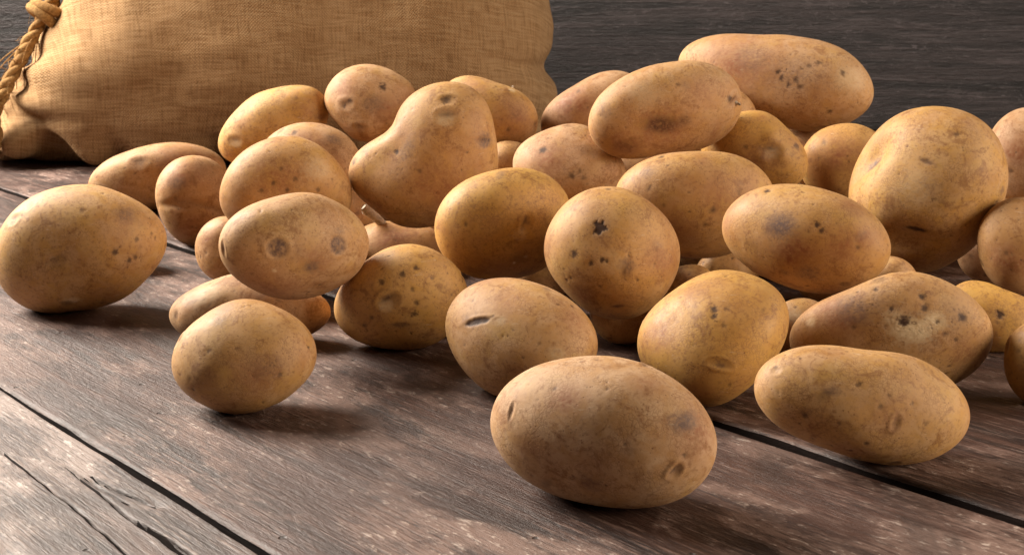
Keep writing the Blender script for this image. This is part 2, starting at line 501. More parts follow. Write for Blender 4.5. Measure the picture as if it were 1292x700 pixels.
def potato_mesh(sub, rad, c, shear, tone, seed, feats, extras=True):
    """a tuber from its cross-section (mm; ellipse times a Fourier series), half thickness c and lean; feats are eyes, scars and dents"""
    g = np.random.default_rng(1000 + seed)
    d, F = ico(sub)
    th = np.arctan2(d[:, 1], d[:, 0])
    ea, eb, phi, cf = rad
    s0 = np.hypot(d[:, 0], d[:, 1])
    R = np.full(len(d), cf[0])
    for k in range(1, (len(cf) - 1) // 2 + 1):
        R += (cf[2 * k - 1] * np.cos(k * th) + cf[2 * k] * np.sin(k * th)) * s0 ** k
    R /= np.sqrt((np.cos(th - phi) / ea) ** 2 + (np.sin(th - phi) / eb) ** 2)
    s = s0 ** .9
    z = np.sign(d[:, 2]) * np.abs(d[:, 2]) ** .9
    u, v = R * s * np.cos(th), R * s * np.sin(th)
    V = np.stack([u, v, c * z + shear[0] * u + shear[1] * v], 1)
    mean = (ea + eb) / 2
    off = seed * 13.7
    # broad unevenness, mostly in thickness so that the outline keeps its shape
    N = vnormals(V, F)
    amp = 3.6 * noise(V / (mean * .95) + off) + .35 * noise(V / (mean * .3) + off + 3)
    V = V + N * (amp * (.35 + .65 * np.abs(N[:, 2])))[:, None]
    marks = np.zeros((len(V), 4))
    N = vnormals(V, F)
    nz = noise(V / 3.2 + off)
    nz2 = noise(V / 1.1 + off + 9) * .6 + nz * .5
    items = []
    for (k, fu, fv, r, st, an, asp) in feats:
        front = np.where(N[:, 2] > .02)[0]
        # look along the potato's own axis for the surface point
        i = front[np.argmin(np.hypot(V[front, 0] - fu, V[front, 1] - fv))]
        items.append((k, i, r, st, math.radians(an), asp))
    if extras:
        for k, cnt in (('E', g.integers(3, 6)), ('K', g.integers(34, 60)), ('R', g.integers(2, 5)), ('M', g.integers(1, 4)), ('S', g.integers(0, 3))):
            for _ in range(cnt):
                i = int(g.integers(len(V)))
                if k == 'E' and N[i, 2] > .45:
                    continue
                r = {'E': g.uniform(3.5, 5.5), 'K': g.uniform(.45, 1.2), 'R': g.uniform(8, 16), 'M': g.uniform(4, 9), 'S': g.uniform(2, 5)}[k]
                st = {'E': .8, 'K': g.uniform(.3, .8), 'R': g.uniform(.2, .5), 'M': g.uniform(.15, .4), 'S': g.uniform(.2, .45)}[k]
                items.append((k, i, r, st, g.uniform(0, 3.1), g.uniform(.5, 1)))
    disp = np.zeros(len(V))
    for (k, i, r, st, an, asp) in items:
        p, n = V[i], N[i]
        a = np.cross((0, 1, 0), n); a /= np.linalg.norm(a) + 1e-9
        b = np.cross(n, a)
        a, b = math.cos(an) * a + math.sin(an) * b, -math.sin(an) * a + math.cos(an) * b
        q = V - p
        near = np.where((np.abs(q) < r * 3.2).all(1) & (N @ n > .1))[0]
        x, y = (q[near] @ a) / r, (q[near] @ b) / (r * asp)
        rr = np.hypot(x, y)
        zz = nz[near]; z2 = nz2[near]
        if k == 'E':
            disp[near] -= .9 * st * np.exp(-(rr * 1.1) ** 2)
            disp[near] += .55 * st * np.exp(-((y - .95) / .45) ** 2 - (x / 1.1) ** 2)
            disp[near] += .25 * st * np.exp(-((rr - 1.35) / .3) ** 2)
            marks[near, 0] = np.maximum(marks[near, 0], min(1, .55 * st) * np.exp(-(x * 1.3) ** 2 - ((y - .28) * 3.2) ** 2) * (1 + z2))
            marks[near, 3] = np.maximum(marks[near, 3], .35 * st * np.exp(-rr ** 2) * (1 + zz))
        elif k == 'K':
            rr = rr / 1.35
            disp[near] -= .35 * st * np.exp(-(rr * .9) ** 2)
            marks[near, 0] = np.maximum(marks[near, 0], min(1, st * 1.05) * sstep(1.0 - rr * (1 + 1.4 * z2), 0, .7))
        elif k == 'S':
            e = sstep(1.15 - rr * (1 + .9 * z2), 0, .8)
            disp[near] -= .15 * st * e
            marks[near, 0] = np.maximum(marks[near, 0], st * e * (.65 + .8 * z2).clip(.2, 1))
        elif k == 'M':
            marks[near, 3] = np.maximum(marks[near, 3], min(1, 1.35 * st) * sstep(1.2 - rr * (1 + 1.1 * z2), 0, .9) * (.8 + z2).clip(.2, 1))
        elif k == 'R':
            marks[near, 2] = np.maximum(marks[near, 2], 1.3 * st * np.exp(-rr ** 2 * 1.2) * (.8 + 1.4 * z2).clip(.1, 1.2))
        elif k == 'X':
            e = st * sstep(1.2 - rr * (1 + 1.2 * z2), 0, .8) * (.75 + 1.3 * z2).clip(0, 1)
            marks[near, 1] = np.maximum(marks[near, 1], e)
            disp[near] += .35 * e * (z2 + .3)
        elif k == 'C':
            e = sstep(1 - np.abs(x) ** 2.2 - (np.abs(y + .4 * zz)) ** 1.6, 0, .6)
            disp[near] -= .4 * st * e
            disp[near] += .12 * st * np.exp(-((rr - 1.3) / .35) ** 2) * (y > 0)
            marks[near, 0] = np.maximum(marks[near, 0], min(1, .8 * st) * e * (1 + .5 * z2).clip(.5, 1))
            marks[near, 3] = np.maximum(marks[near, 3], .5 * np.exp(-rr ** 2 * .9))
        elif k == 'G':
            bow = y + 1.2 * x * x
            disp[near] -= st * np.exp(-bow ** 2) * np.exp(-(x * .9) ** 4)
            marks[near, 3] = np.maximum(marks[near, 3], .3 * np.exp(-(bow * 1.5) ** 2) * np.exp(-x ** 4))
        elif k in 'BD':
            disp[near] -= st * np.exp(-rr ** 2)
        elif k == 'H':
            disp[near] -= .8 * st * (np.exp(-(rr * 1.05) ** 4) - .45 * np.exp(-(rr / .45) ** 2))
            disp[near] += .3 * st * np.exp(-((rr - 1.2) / .25) ** 2)
            ring = sstep(1.2 - rr * (1 + .5 * z2), 0, .5)
            marks[near, 3] = np.maximum(marks[near, 3], .85 * st * ring * (.75 + 1.4 * z2).clip(.15, 1))
            marks[near, 0] = np.maximum(marks[near, 0], .3 * st * np.exp(-((rr - .55) / .35) ** 2) * (.3 + 1.6 * z2).clip(0, 1))
        elif k == 'A':
            t = np.arctan2(y, x)
            star = rr / (.70 + .16 * np.cos(5 * t + .6) + .12 * np.cos(3 * t) + .9 * z2).clip(.15, 2)
            e = sstep(1.1 - star, 0, .35)
            disp[near] -= .5 * st * e
            marks[near, 0] = np.maximum(marks[near, 0], st * e)
            marks[near, 3] = np.maximum(marks[near, 3], .5 * st * np.exp(-rr ** 2))
        elif k == 'T':
            spec = np.clip(np.abs(noise(V[near] / 1.5 + off + 21)) * 2.2 - .35, 0, 1) * np.exp(-rr ** 2 * 1.1)
            disp[near] -= .25 * st * spec
            marks[near, 0] = np.maximum(marks[near, 0], .8 * st * sstep(spec, .25, .6))
            marks[near, 3] = np.maximum(marks[near, 3], .35 * st * np.exp(-rr ** 2))
    V = V + N * disp[:, None]
    me = mesh_np('potato', V * .001, F)
    for nm, arr in (('marks', marks.clip(0, 1)), ('skin', np.tile([tone[0], tone[1], 0, 1], (len(V), 1)))):
        at = me.attributes.new(nm, 'FLOAT_COLOR', 'POINT')
        at.data.foreach_set('color', arr.astype(np.float32).ravel())
    return me, V, N

POT = {}
BURIED = 'filler potato added inside the heap, covered by the potatoes around it'
def P(label, loc, ux, uy, sub, c, shear, tone, seed, rad, feats):
    me, V, N = potato_mesh(sub, rad, c, shear, tone, seed, feats)
    o = link('potato', me, SKIN)
    ux, uy = Vector(ux), Vector(uy)
    uz = ux.cross(uy)
    o.matrix_world = Matrix.Translation(loc) @ Matrix((ux, uy, uz)).transposed().to_4x4()
    low = min((o.matrix_world @ Vector(p)).z for p in V[V @ np.array([ux.z, uy.z, uz.z]) < (V @ np.array([ux.z, uy.z, uz.z])).min() + 1] * .001)
    if low < .010:                      # the ones on the boards settle onto them
        o.matrix_world = Matrix.Translation((0, 0, -low - .0012)) @ o.matrix_world
    if label == 'H':
        tag(o, BURIED, 'potato', 'potatoes buried inside the heap')
    else:
        tag(o, label, 'potato', 'potatoes heaped on the table')
    POT[seed] = (o, V, N)

# label, centre (m), two axes of its cross-section, mesh level, half thickness (mm), lean, (tone, dust), seed,
#   cross-section (half axes mm, bearing, series), marks: kind, place (mm), size (mm), strength, angle, aspect
P('big smooth oval potato with faint grey smudge and one curled eye, lying before the heap', (0.0416, 0.6239, 0.0355), (0.9978, -0.0665, 0.0), (0.0207, 0.3102, 0.9504), 7, 34.8, (0.25, 0.10), (0.3, 0.9), 1,
  (51.4, 34.3, 2.999, [1.004, -0.007, 0.011, 0.005, -0.002, -0.007, -0.007, -0.002, -0.002]),
  [('E', -41.5, 9.2, 4.0, 0.7, 80.0, 0.4), ('E', 31.7, -15.9, 3.7, 1.3, 60.0, 0.7), ('M', 35.1, 5.3, 8.8, 0.75, 20.0, 0.6), ('M', 30.8, 8.1, 4.4, 0.5, 10.0, 0.3), ('R', -16.8, 14.4, 11.0, 0.6, 0.0, 0.7), ('K', 1.6, -23.4, 0.9, 0.8, 0, 1), ('K', 10.0, -4.2, 0.9, 0.7, 0, 1), ('S', -25.2, -24.0, 5.8, 0.5, 30.0, 0.5), ('R', -32.8, -7.7, 8.0, 0.5, 0, 0.8), ('S', 10.7, -7.4, 4.4, 0.25, 0.0, 0.4), ('K', -22.0, 19.8, 1.1, 0.6, 0, 1), ('B', -21.7, -14.6, 21.9, 1.5, 0, 1)])
P('long oblong potato with brown smudge lying beside the open plank seam', (0.1753, 0.6793, 0.0315), (0.9683, -0.2499, 0.0), (0.0712, 0.2759, 0.9586), 7, 30.8, (-0.20, 0.10), (0.6, 0.5), 2,
  (52.3, 28.1, 3.014, [1.0, -0.002, -0.002, 0.016, -0.0, -0.027, 0.022, -0.012, 0.002]),
  [('S', -18.9, 2.7, 4.9, 0.6, 30.0, 0.6), ('M', -15.6, 5.3, 5.7, 0.5, 0.0, 0.5), ('E', 14.2, -8.2, 3.7, 0.9, 80.0, 0.6), ('K', -28.0, -7.5, 1.6, 0.7, 0, 1), ('K', 7.0, -0.9, 1.2, 0.6, 0, 1), ('K', 10.5, 5.2, 1.2, 0.5, 0, 1), ('K', -43.0, 14.5, 1.2, 0.5, 0, 1), ('E', -42.9, 13.3, 2.8, 0.4, 0, 0.75), ('R', 11.0, -4.6, 12.2, 0.4, 0, 0.8), ('K', -3.1, 9.3, 1.0, 0.6, 0, 1), ('K', 22.0, 2.1, 1.0, 0.6, 0, 1), ('K', -11.6, -10.2, 1.0, 0.5, 0, 1), ('K', 28.5, -7.1, 1.2, 0.5, 0, 1)])
P('small egg-shaped potato with fine scratches on the table under the two-scarred potato', (-0.1497, 0.7675, 0.0312), (0.9815, 0.1914, -0.0), (-0.0494, 0.2532, 0.9662), 7, 30.2, (0.15, -0.10), (0.55, 0.35), 3,
  (38.9, 30.9, -3.024, [1.005, 0.008, 0.003, -0.003, 0.001, 0.004, -0.007, 0.022, 0.001]),
  [('T', 14.2, -6.1, 9.0, 0.8, 0, 0.8), ('K', -18.3, 4.4, 1.3, 0.6, 0, 1), ('K', -2.7, 5.0, 1.1, 0.4, 0, 1), ('M', -11.7, 19.9, 7.2, 0.3, 0, 0.8), ('R', 7.5, -10.1, 13.5, 0.4, 0, 0.8), ('K', 19.3, -9.9, 1.3, 0.6, 0, 1)])
P('large potato lying on the table apart from the heap, with a dirt clump underneath', (-0.3117, 1.0023, 0.0465), (0.9549, 0.2969, -0.0), (-0.0538, 0.1731, 0.9834), 7, 44.1, (0.20, 0.10), (0.6, 0.5), 4,
  (59.6, 44.7, -2.964, [1.004, 0.011, 0.005, 0.001, -0.001, 0.025, -0.009, -0.001, 0.001, 0.01, 0.006, 0.007, 0.003]),
  [('E', -14.7, -7.7, 7.1, 0.9, 20.0, 0.7), ('K', 25.4, -2.6, 2.4, 0.8, 0, 1), ('K', 34.3, -10.0, 2.1, 0.8, 0, 1), ('K', 38.9, -7.4, 2.1, 0.7, 0, 1), ('K', 40.8, 5.2, 1.8, 0.6, 0, 1), ('X', -5.6, -35.4, 7.1, 0.9, 0.0, 0.6), ('S', -9.0, -37.5, 5.3, 0.8, 0, 0.8), ('M', 33.6, 22.7, 9.5, 0.4, 0, 0.8), ('K', 5.3, 26.4, 1.8, 0.4, 0, 1), ('D', -19.8, -2.8, 23.7, 2.0, 0, 1)])
P('oval potato with two round grey scars like eyes, perched on smaller potatoes', (-0.1339, 0.8641, 0.0743), (0.9882, 0.1531, -0.0), (-0.0285, 0.1839, 0.9825), 7, 33.7, (-0.15, 0.20), (0.3, 0.5), 5,
  (45.0, 32.5, 3.14, [1.006, 0.01, -0.003, 0.0, 0.001, -0.008, 0.006, 0.007, -0.006]),
  [('H', -10.6, -0.8, 6.4, 1.0, 0, 1), ('H', 25.8, 0.1, 5.9, 1.05, 0, 1), ('M', 9.3, -12.2, 5.9, 0.6, 0, 0.8), ('E', -42.2, 0.1, 4.4, 0.9, 85.0, 0.5), ('X', -12.5, -14.4, 1.5, 0.9, 0, 0.8), ('R', 13.3, -9.9, 12.4, 0.5, 0, 0.8), ('R', -11.4, -23.8, 14.8, 0.5, 0, 0.8), ('K', 25.6, -4.3, 1.5, 0.5, 0, 1)])
P('potato with pale-ringed eye, scattered pits and a short dark nick, resting on the table', (-0.0709, 0.895, 0.0346), (0.9969, 0.079, -0.0), (-0.0176, 0.2223, 0.9748), 7, 31.7, (0.10, 0.20), (0.75, 0.25), 6,
  (42.8, 33.2, -2.964, [1.005, 0.01, 0.006, -0.001, 0.0, -0.019, -0.027, 0.011, 0.007]),
  [('E', -8.6, -0.9, 6.7, 1.2, 30.0, 0.8), ('X', -10.2, -4.0, 6.1, 0.5, 0, 0.8), ('K', 0.8, 15.7, 2.0, 0.8, 20.0, 1), ('K', -12.5, 10.9, 2.0, 0.8, 0, 1), ('K', 9.0, 19.7, 1.8, 0.8, 0, 1), ('K', 9.1, -2.3, 1.8, 0.7, 0, 1), ('K', 7.5, -9.4, 1.8, 0.8, 0, 1), ('K', -24.1, -15.9, 2.0, 0.7, 0, 1), ('C', -1.3, -15.9, 6.7, 0.5, 0.0, 0.3), ('K', 6.7, 7.0, 1.5, 0.6, 0, 1), ('K', 19.6, 12.9, 1.5, 0.5, 0, 1), ('K', -19.0, -10.9, 1.5, 0.6, 0, 1)])
P('rounded potato with a long black slit in its skin', (0.0045, 0.795, 0.0351), (1.0, -0.0056, 0.0), (0.0014, 0.2496, 0.9684), 7, 35.6, (0.25, -0.10), (0.45, 0.5), 7,
  (43.8, 33.9, 2.851, [1.005, -0.006, -0.005, 0.001, -0.001, 0.031, 0.016, 0.003, -0.005]),
  [('C', -24.5, 9.0, 10.0, 1.5, 10.0, 0.24), ('X', -10.9, 9.5, 3.6, 0.4, 0, 0.8), ('X', 20.2, -8.7, 6.4, 0.4, 0, 0.8), ('R', -7.2, 20.0, 13.7, 0.4, 0, 0.8), ('M', -30.0, 10.8, 4.6, 0.3, 0, 0.8), ('K', 11.0, -2.8, 1.1, 0.5, 0, 1), ('R', 29.3, 10.9, 11.4, 0.4, 0, 0.8)])
P('clean golden potato with one shallow eye, leaning above the black-slit potato', (-0.005, 0.9455, 0.0738), (1.0, 0.0053, -0.0), (-0.0009, 0.1731, 0.9849), 7, 36.1, (-0.20, 0.15), (0.8, 0.15), 8,
  (46.7, 37.3, -2.91, [1.005, 0.003, -0.004, 0.006, 0.001, -0.014, 0.003, -0.013, -0.01]),
  [('E', 14.1, 1.0, 5.9, 1.0, 70.0, 0.7), ('K', -24.8, -0.1, 1.6, 0.6, 0, 1), ('X', 6.1, -25.1, 1.6, 0.9, 0, 0.8), ('X', 14.1, -21.4, 1.6, 0.7, 0, 0.8), ('S', 9.8, -22.5, 7.5, 0.5, 0, 0.8), ('R', -14.2, -27.8, 16.0, 0.4, 0, 0.8), ('X', 9.8, -6.5, 6.4, 0.3, 0, 0.8)])
P('round potato with black star-shaped scar and brown blotch', (0.0632, 0.881, 0.067), (0.9974, -0.0715, 0.0), (0.0138, 0.1917, 0.9814), 7, 38.1, (0.05, 0.10), (0.6, 0.3), 9,
  (42.8, 40.0, 2.521, [1.004, -0.003, -0.0, -0.0, -0.002, -0.002, 0.011, 0.017, 0.006]),
  [('A', -8.0, 14.8, 6.0, 1.0, 0, 1), ('K', -23.3, -0.9, 2.2, 0.9, 0, 1), ('K', -12.7, -6.8, 1.8, 0.9, 0, 1), ('K', -6.3, -4.2, 1.8, 0.9, 0, 1), ('K', -3.3, -5.6, 1.2, 0.8, 0, 1), ('S', 8.8, -11.4, 6.5, 0.65, 80.0, 0.6), ('M', 8.7, -8.0, 6.5, 0.5, 0, 0.8), ('C', 4.1, -32.5, 4.0, 0.5, 10.0, 0.35), ('R', -18.4, -25.8, 12.0, 0.6, 0, 0.8), ('R', 35.9, -5.1, 10.0, 0.4, 0, 0.8), ('K', -3.4, 39.2, 2.0, 0.6, 0, 1), ('X', -1.3, -5.6, 12.0, 0.3, 0, 0.8)])
P('golden brown oval potato with arched crease, slanting under the star-scarred potato', (0.1143, 0.7853, 0.0387), (0.9896, -0.144, 0.0), (0.0354, 0.2433, 0.9693), 7, 40.3, (0.20, -0.20), (0.85, 0.1), 10,
  (43.5, 35.2, -2.56, [1.004, -0.011, -0.001, -0.002, 0.007, -0.019, 0.023, 0.024, 0.004, -0.007, -0.003, -0.003, 0.004]),
  [('K', -0.4, 15.0, 2.3, 0.9, 0, 1), ('K', 0.1, 11.0, 1.8, 0.9, 0, 1), ('K', 6.2, 15.3, 1.4, 0.5, 0, 1), ('E', 4.0, -14.9, 5.9, 0.9, 170.0, 0.5), ('K', 5.2, 6.2, 1.4, 0.5, 0, 1), ('R', -29.1, -0.4, 15.9, 0.5, 0, 0.8), ('K', 26.2, 15.0, 1.4, 0.4, 0, 1), ('R', -14.1, 22.7, 11.4, 0.4, 0, 0.8), ('K', 9.7, -25.9, 1.4, 0.4, 0, 1)])
P('oblong reddish brown potato with dusky patches, lying on the scabby potato', (0.1874, 0.8956, 0.0735), (0.9788, -0.2048, 0.0), (0.0367, 0.1752, 0.9838), 7, 34.8, (0.20, 0.15), (0.6, 0.25), 11,
  (52.8, 33.2, 2.951, [1.004, -0.006, -0.001, 0.003, -0.007, -0.009, 0.003, 0.005, 0.009]),
  [('K', -25.3, 28.9, 2.1, 0.9, 0, 1), ('K', 6.9, 8.2, 1.8, 0.9, 0, 1), ('K', 9.5, 5.2, 1.8, 0.8, 0, 1), ('M', -15.9, 7.3, 12.4, 0.85, 0, 0.8), ('R', -5.2, -10.0, 15.5, 0.8, 0, 0.8), ('R', 21.7, -3.9, 15.5, 0.5, 0, 0.8), ('S', 25.2, -27.5, 4.1, 0.8, 0, 0.8), ('X', 42.3, -26.7, 2.1, 0.9, 0, 0.8), ('R', 33.7, 1.6, 10.3, 0.5, 0, 0.8), ('K', 31.5, -4.5, 1.6, 0.6, 0, 1), ('S', -32.9, -6.0, 8.3, 0.4, 0, 0.8), ('M', 2.8, -22.4, 9.3, 0.4, 0, 0.8)])
P('wide potato with pale scabby patch and dark pits, behind the long oblong potato', (0.2232, 0.8034, 0.0351), (0.9635, -0.2677, 0.0), (0.0639, 0.2299, 0.9711), 7, 28.2, (-0.10, 0.35), (0.45, 0.45), 12,
  (56.9, 33.0, -3.048, [0.997, 0.003, 0.02, 0.008, -0.009, -0.05, -0.062, -0.003, 0.016]),
  [('K', 3.6, 7.3, 3.3, 1.0, 0, 1), ('K', 14.2, 15.3, 2.1, 0.8, 0, 1), ('K', 12.5, 22.1, 2.1, 0.9, 0, 1), ('K', 35.4, 12.1, 2.9, 0.9, 0, 1), ('X', 8.3, 2.5, 14.3, 1.1, 0.0, 0.6), ('X', 19.0, 7.8, 8.6, 0.7, 0, 0.8), ('M', -23.6, 12.0, 14.3, 0.5, 0, 0.8), ('X', -0.9, 7.9, 8.6, 0.6, 0, 0.8), ('S', -11.1, 30.4, 5.7, 0.7, 0, 0.8), ('T', 12.5, 5.1, 14.3, 0.8, 0, 0.8), ('R', -32.3, 6.8, 19.1, 0.6, 0, 0.8), ('K', 25.9, 1.4, 1.4, 0.7, 0, 1), ('T', -14.9, 17.2, 16.2, 0.9, 0, 0.8), ('T', 29.8, 10.8, 12.4, 0.9, 0, 0.8), ('K', -3.5, 14.2, 1.4, 0.8, 0, 1), ('K', 21.2, 8.0, 1.4, 0.8, 0, 1), ('K', -13.0, 24.3, 1.4, 0.8, 0, 1), ('K', 32.6, -0.4, 1.4, 0.7, 0, 1), ('K', -23.0, 2.8, 1.4, 0.7, 0, 1), ('X', -48.1, 3.5, 3.8, 0.6, 0, 0.8), ('R', 39.5, -6.8, 14.3, 0.5, 0, 0.8)])
P('biggest lumpy potato with a deep fold across its lower face', (0.2974, 1.0162, 0.0858), (0.9597, -0.2809, 0.0), (0.0405, 0.1383, 0.9896), 7, 49.6, (0.10, 0.20), (0.75, 0.45), 13,
  (61.7, 52.3, 1.191, [1.004, -0.016, -0.003, -0.001, 0.001, 0.013, 0.012, -0.002, -0.003, -0.008, 0.003, 0.004, -0.001]),
  [('C', -5.4, -28.4, 8.9, 1.2, -14.0, 0.3), ('D', -38.8, 22.9, 20.2, 8.0, 45.0, 0.6), ('D', 22.2, 12.7, 32.7, -5.5, 0, 1), ('D', -27.0, -9.3, 17.8, -2.5, 0, 1), ('M', -41.4, 18.8, 10.7, 0.7, 40.0, 0.4), ('K', 18.0, 37.9, 2.4, 0.6, 0, 1), ('K', 0.0, 20.3, 1.8, 0.6, 0, 1), ('C', 0.1, 19.2, 5.4, 0.4, -20.0, 0.3), ('M', 48.7, 2.5, 4.8, 0.5, 0, 0.8), ('D', -8.7, -37.1, 23.8, 8.0, 0.0, 0.55), ('R', -6.8, -51.4, 14.3, 0.6, 0, 0.8), ('X', -4.3, 0.3, 17.8, 0.3, 0, 0.8), ('K', -22.8, 33.8, 1.8, 0.4, 0, 1)])
P('pinkish potato half hidden behind the biggest lumpy potato, beside the dark wall', (0.4196, 1.1496, 0.0932), (0.9394, -0.3429, 0.0), (0.0408, 0.1119, 0.9929), 6, 32.6, (-0.01, 0.11), (0.1, 0.8), 14,
  (39.3, 34.6, 1.742, [1.006, -0.01, -0.003, -0.001, -0.0, 0.0, 0.0, 0.0, 0.0]),
  [('R', -9.4, 4.7, 16.4, 0.7, 0, 0.8), ('K', -14.4, -11.6, 2.1, 0.6, 0, 1)])
P('dull brown potato wedged beneath the pinkish one, beside the biggest lumpy potato', (0.3508, 0.9615, 0.0555), (0.9394, -0.3427, 0.0), (0.0608, 0.1667, 0.9841), 6, 27.7, (-0.19, 0.08), (0.4, 0.3), 15,
  (33.3, 29.5, 1.85, [1.006, -0.011, -0.001, -0.001, -0.0, 0.0, 0.0, 0.0, 0.0]),
  [('R', -7.5, -10.9, 17.3, 0.6, 0, 0.8), ('K', -10.4, -5.6, 1.7, 0.5, 0, 1)])
P('yellow potato with one dark speck, tucked behind the scabby potato', (0.3128, 0.8993, 0.0221), (0.9445, -0.3285, 0.0), (0.0733, 0.2107, 0.9748), 6, 21.4, (-0.05, -0.16), (0.95, 0.1), 16,
  (31.5, 21.6, 2.87, [1.003, -0.019, -0.018, 0.009, -0.002, 0.058, 0.026, -0.009, -0.002]),
  [('A', 3.4, 2.7, 3.8, 0.9, 0, 1), ('R', -8.8, -12.2, 13.0, 0.5, 0, 0.8)])
P('plain orange-brown potato on the dark plank beyond the scabby potato', (0.2983, 0.7785, 0.025), (0.9338, -0.3578, 0.0), (0.0894, 0.2332, 0.9683), 6, 18.6, (0.06, 0.17), (0.7, 0.1), 17,
  (23.9, 19.2, 1.611, [1.005, -0.009, 0.001, -0.002, -0.0, 0.0, -0.0, 0.0, 0.0]),
  [('K', -11.9, 5.6, 1.4, 0.5, 0, 1)])
P('smooth tan potato lying behind the star-scarred potato, under the brown-dented one', (0.1322, 1.0085, 0.0776), (0.9915, -0.13, 0.0), (0.0205, 0.1564, 0.9875), 6, 38.9, (-0.10, 0.25), (0.6, 0.3), 18,
  (57.3, 38.6, 3.125, [1.004, -0.002, -0.013, 0.008, 0.001, -0.015, 0.025, -0.006, -0.002]),
  [('K', 12.3, -3.1, 2.6, 0.8, 0, 1), ('K', 5.9, -14.5, 2.0, 0.6, 0, 1), ('K', -25.3, 32.4, 2.3, 0.8, 0, 1), ('R', 17.1, 4.4, 17.2, 0.5, 0, 0.8), ('R', -18.8, -19.1, 17.2, 0.6, 0, 0.8), ('K', 28.1, 10.2, 1.7, 0.5, 0, 1), ('M', -34.0, 20.4, 8.0, 0.3, 0, 0.8)])
P('long kidney-shaped potato with a pitted end, topmost on the heap', (0.2378, 1.2847, 0.1452), (0.9833, -0.182, 0.0), (0.0132, 0.0712, 0.9974), 7, 40.7, (0.25, 0.10), (0.35, 0.6), 19,
  (87.7, 40.6, 2.954, [0.995, 0.018, -0.012, 0.014, -0.002, -0.042, 0.027, -0.005, 0.003, -0.004, 0.019, -0.001, 0.001]),
  [('T', 16.2, 4.3, 27.7, 1.3, 0, 0.8), ('K', 2.5, 0.6, 2.5, 0.9, 0, 1), ('K', 8.2, -3.6, 2.2, 0.9, 0, 1), ('K', 15.0, 0.0, 2.2, 0.9, 0, 1), ('K', 20.1, -6.2, 2.2, 0.8, 0, 1), ('K', 0.2, 6.2, 2.2, 0.8, 0, 1), ('K', 33.1, 14.9, 2.2, 0.7, 0, 1), ('K', 54.1, 6.8, 2.5, 0.8, 0, 1), ('K', 45.2, -26.9, 2.5, 0.7, 0, 1), ('K', 26.3, 12.1, 2.2, 0.6, 0, 1), ('R', -36.5, 14.2, 36.4, 0.6, 0, 0.8), ('M', -22.6, 17.8, 21.8, 0.3, 0, 0.8), ('X', 61.2, 1.4, 17.5, 0.4, 0, 0.8)])
P('plump pale potato with a large brown dent and a stem stub, high on the heap', (0.1219, 1.1284, 0.1325), (0.9942, -0.1074, 0.0), (0.0101, 0.0938, 0.9955), 7, 35.1, (-0.20, 0.20), (0.4, 0.6), 20,
  (61.7, 36.7, -2.919, [0.999, -0.002, 0.012, 0.018, 0.002, 0.004, -0.036, -0.023, -0.009, 0.0, 0.001, 0.003, -0.005]),
  [('S', -3.4, -11.3, 17.7, 1.0, 0.0, 0.55), ('R', -3.3, -12.6, 25.3, 0.7, 0, 0.8), ('S', 13.3, -7.4, 7.6, 0.6, 0, 0.8), ('D', -3.3, -14.5, 20.3, 2.5, 0.0, 0.6), ('R', -31.2, -25.4, 19.0, 0.6, 0, 0.8), ('E', 51.9, 7.8, 6.3, 1.2, 40.0, 0.6), ('K', 48.8, 9.7, 3.2, 0.8, 30.0, 1), ('M', -47.4, -0.6, 8.9, 0.35, 0, 0.8), ('R', 27.0, 15.6, 15.2, 0.4, 0, 0.8), ('S', -31.1, -28.6, 12.7, 0.5, 0, 0.8), ('K', 8.3, 19.8, 1.6, 0.5, 0, 1), ('X', -16.3, 12.1, 15.2, 0.3, 0, 0.8)])
P('golden potato with a knobbly ringed end, under the long kidney-shaped potato', (0.199, 1.1623, 0.0956), (0.9857, -0.1688, 0.0), (0.0205, 0.1198, 0.9926), 6, 30.6, (0.13, 0.06), (0.85, 0.15), 21,
  (43.4, 31.1, 2.807, [1.008, -0.012, 0.008, 0.002, -0.014, -0.03, -0.022, 0.024, -0.008]),
  [('H', 12.7, 1.4, 7.9, 0.3, 0, 1), ('E', 12.7, 1.4, 8.6, 0.9, 0, 0.75), ('D', 12.2, 13.0, 7.3, -1.8, 0, 1), ('D', 21.7, -2.3, 5.9, -1.6, 0, 1), ('D', 5.9, -5.2, 5.3, -1.2, 0, 1), ('X', 12.7, 0.1, 6.6, 0.4, 0, 0.8), ('K', 32.2, 5.0, 2.6, 0.7, 0, 1), ('R', -1.8, -5.3, 19.8, 0.5, 0, 0.8), ('K', -8.5, 4.2, 2.0, 0.6, 0, 1)])
P('dim brown potato in shade between the kidney-shaped and biggest lumpy potatoes', (0.2786, 1.1877, 0.083), (0.9736, -0.2284, 0.0), (0.0292, 0.1243, 0.9918), 6, 31.0, (0.07, 0.13), (0.6, 0.1), 22,
  (37.0, 32.9, -2.967, [1.005, -0.007, -0.003, 0.0, 0.0, -0.0, -0.0, 0.0, 0.0]),
  [('K', -17.7, 16.7, 2.1, 0.5, 0, 1), ('R', -4.1, 3.8, 20.5, 0.6, 0, 0.8)])
P("speckled pinkish potato behind the brown-dented potato, beside the sack's corner", (0.0744, 1.282, 0.1172), (0.9983, -0.0579, 0.0), (0.0055, 0.095, 0.9955), 6, 31.7, (-0.03, 0.10), (0.15, 0.7), 23,
  (48.4, 31.6, -2.726, [1.006, 0.017, -0.02, 0.005, 0.002, -0.054, -0.027, -0.008, 0.01]),
  [('R', -21.9, 7.4, 21.5, 0.8, 0, 0.8), ('K', -14.9, 18.0, 2.2, 0.5, 0, 1), ('T', -25.4, 0.3, 14.3, 0.5, 0, 0.8), ('S', -43.1, -10.4, 10.0, 0.5, 0, 0.8)])
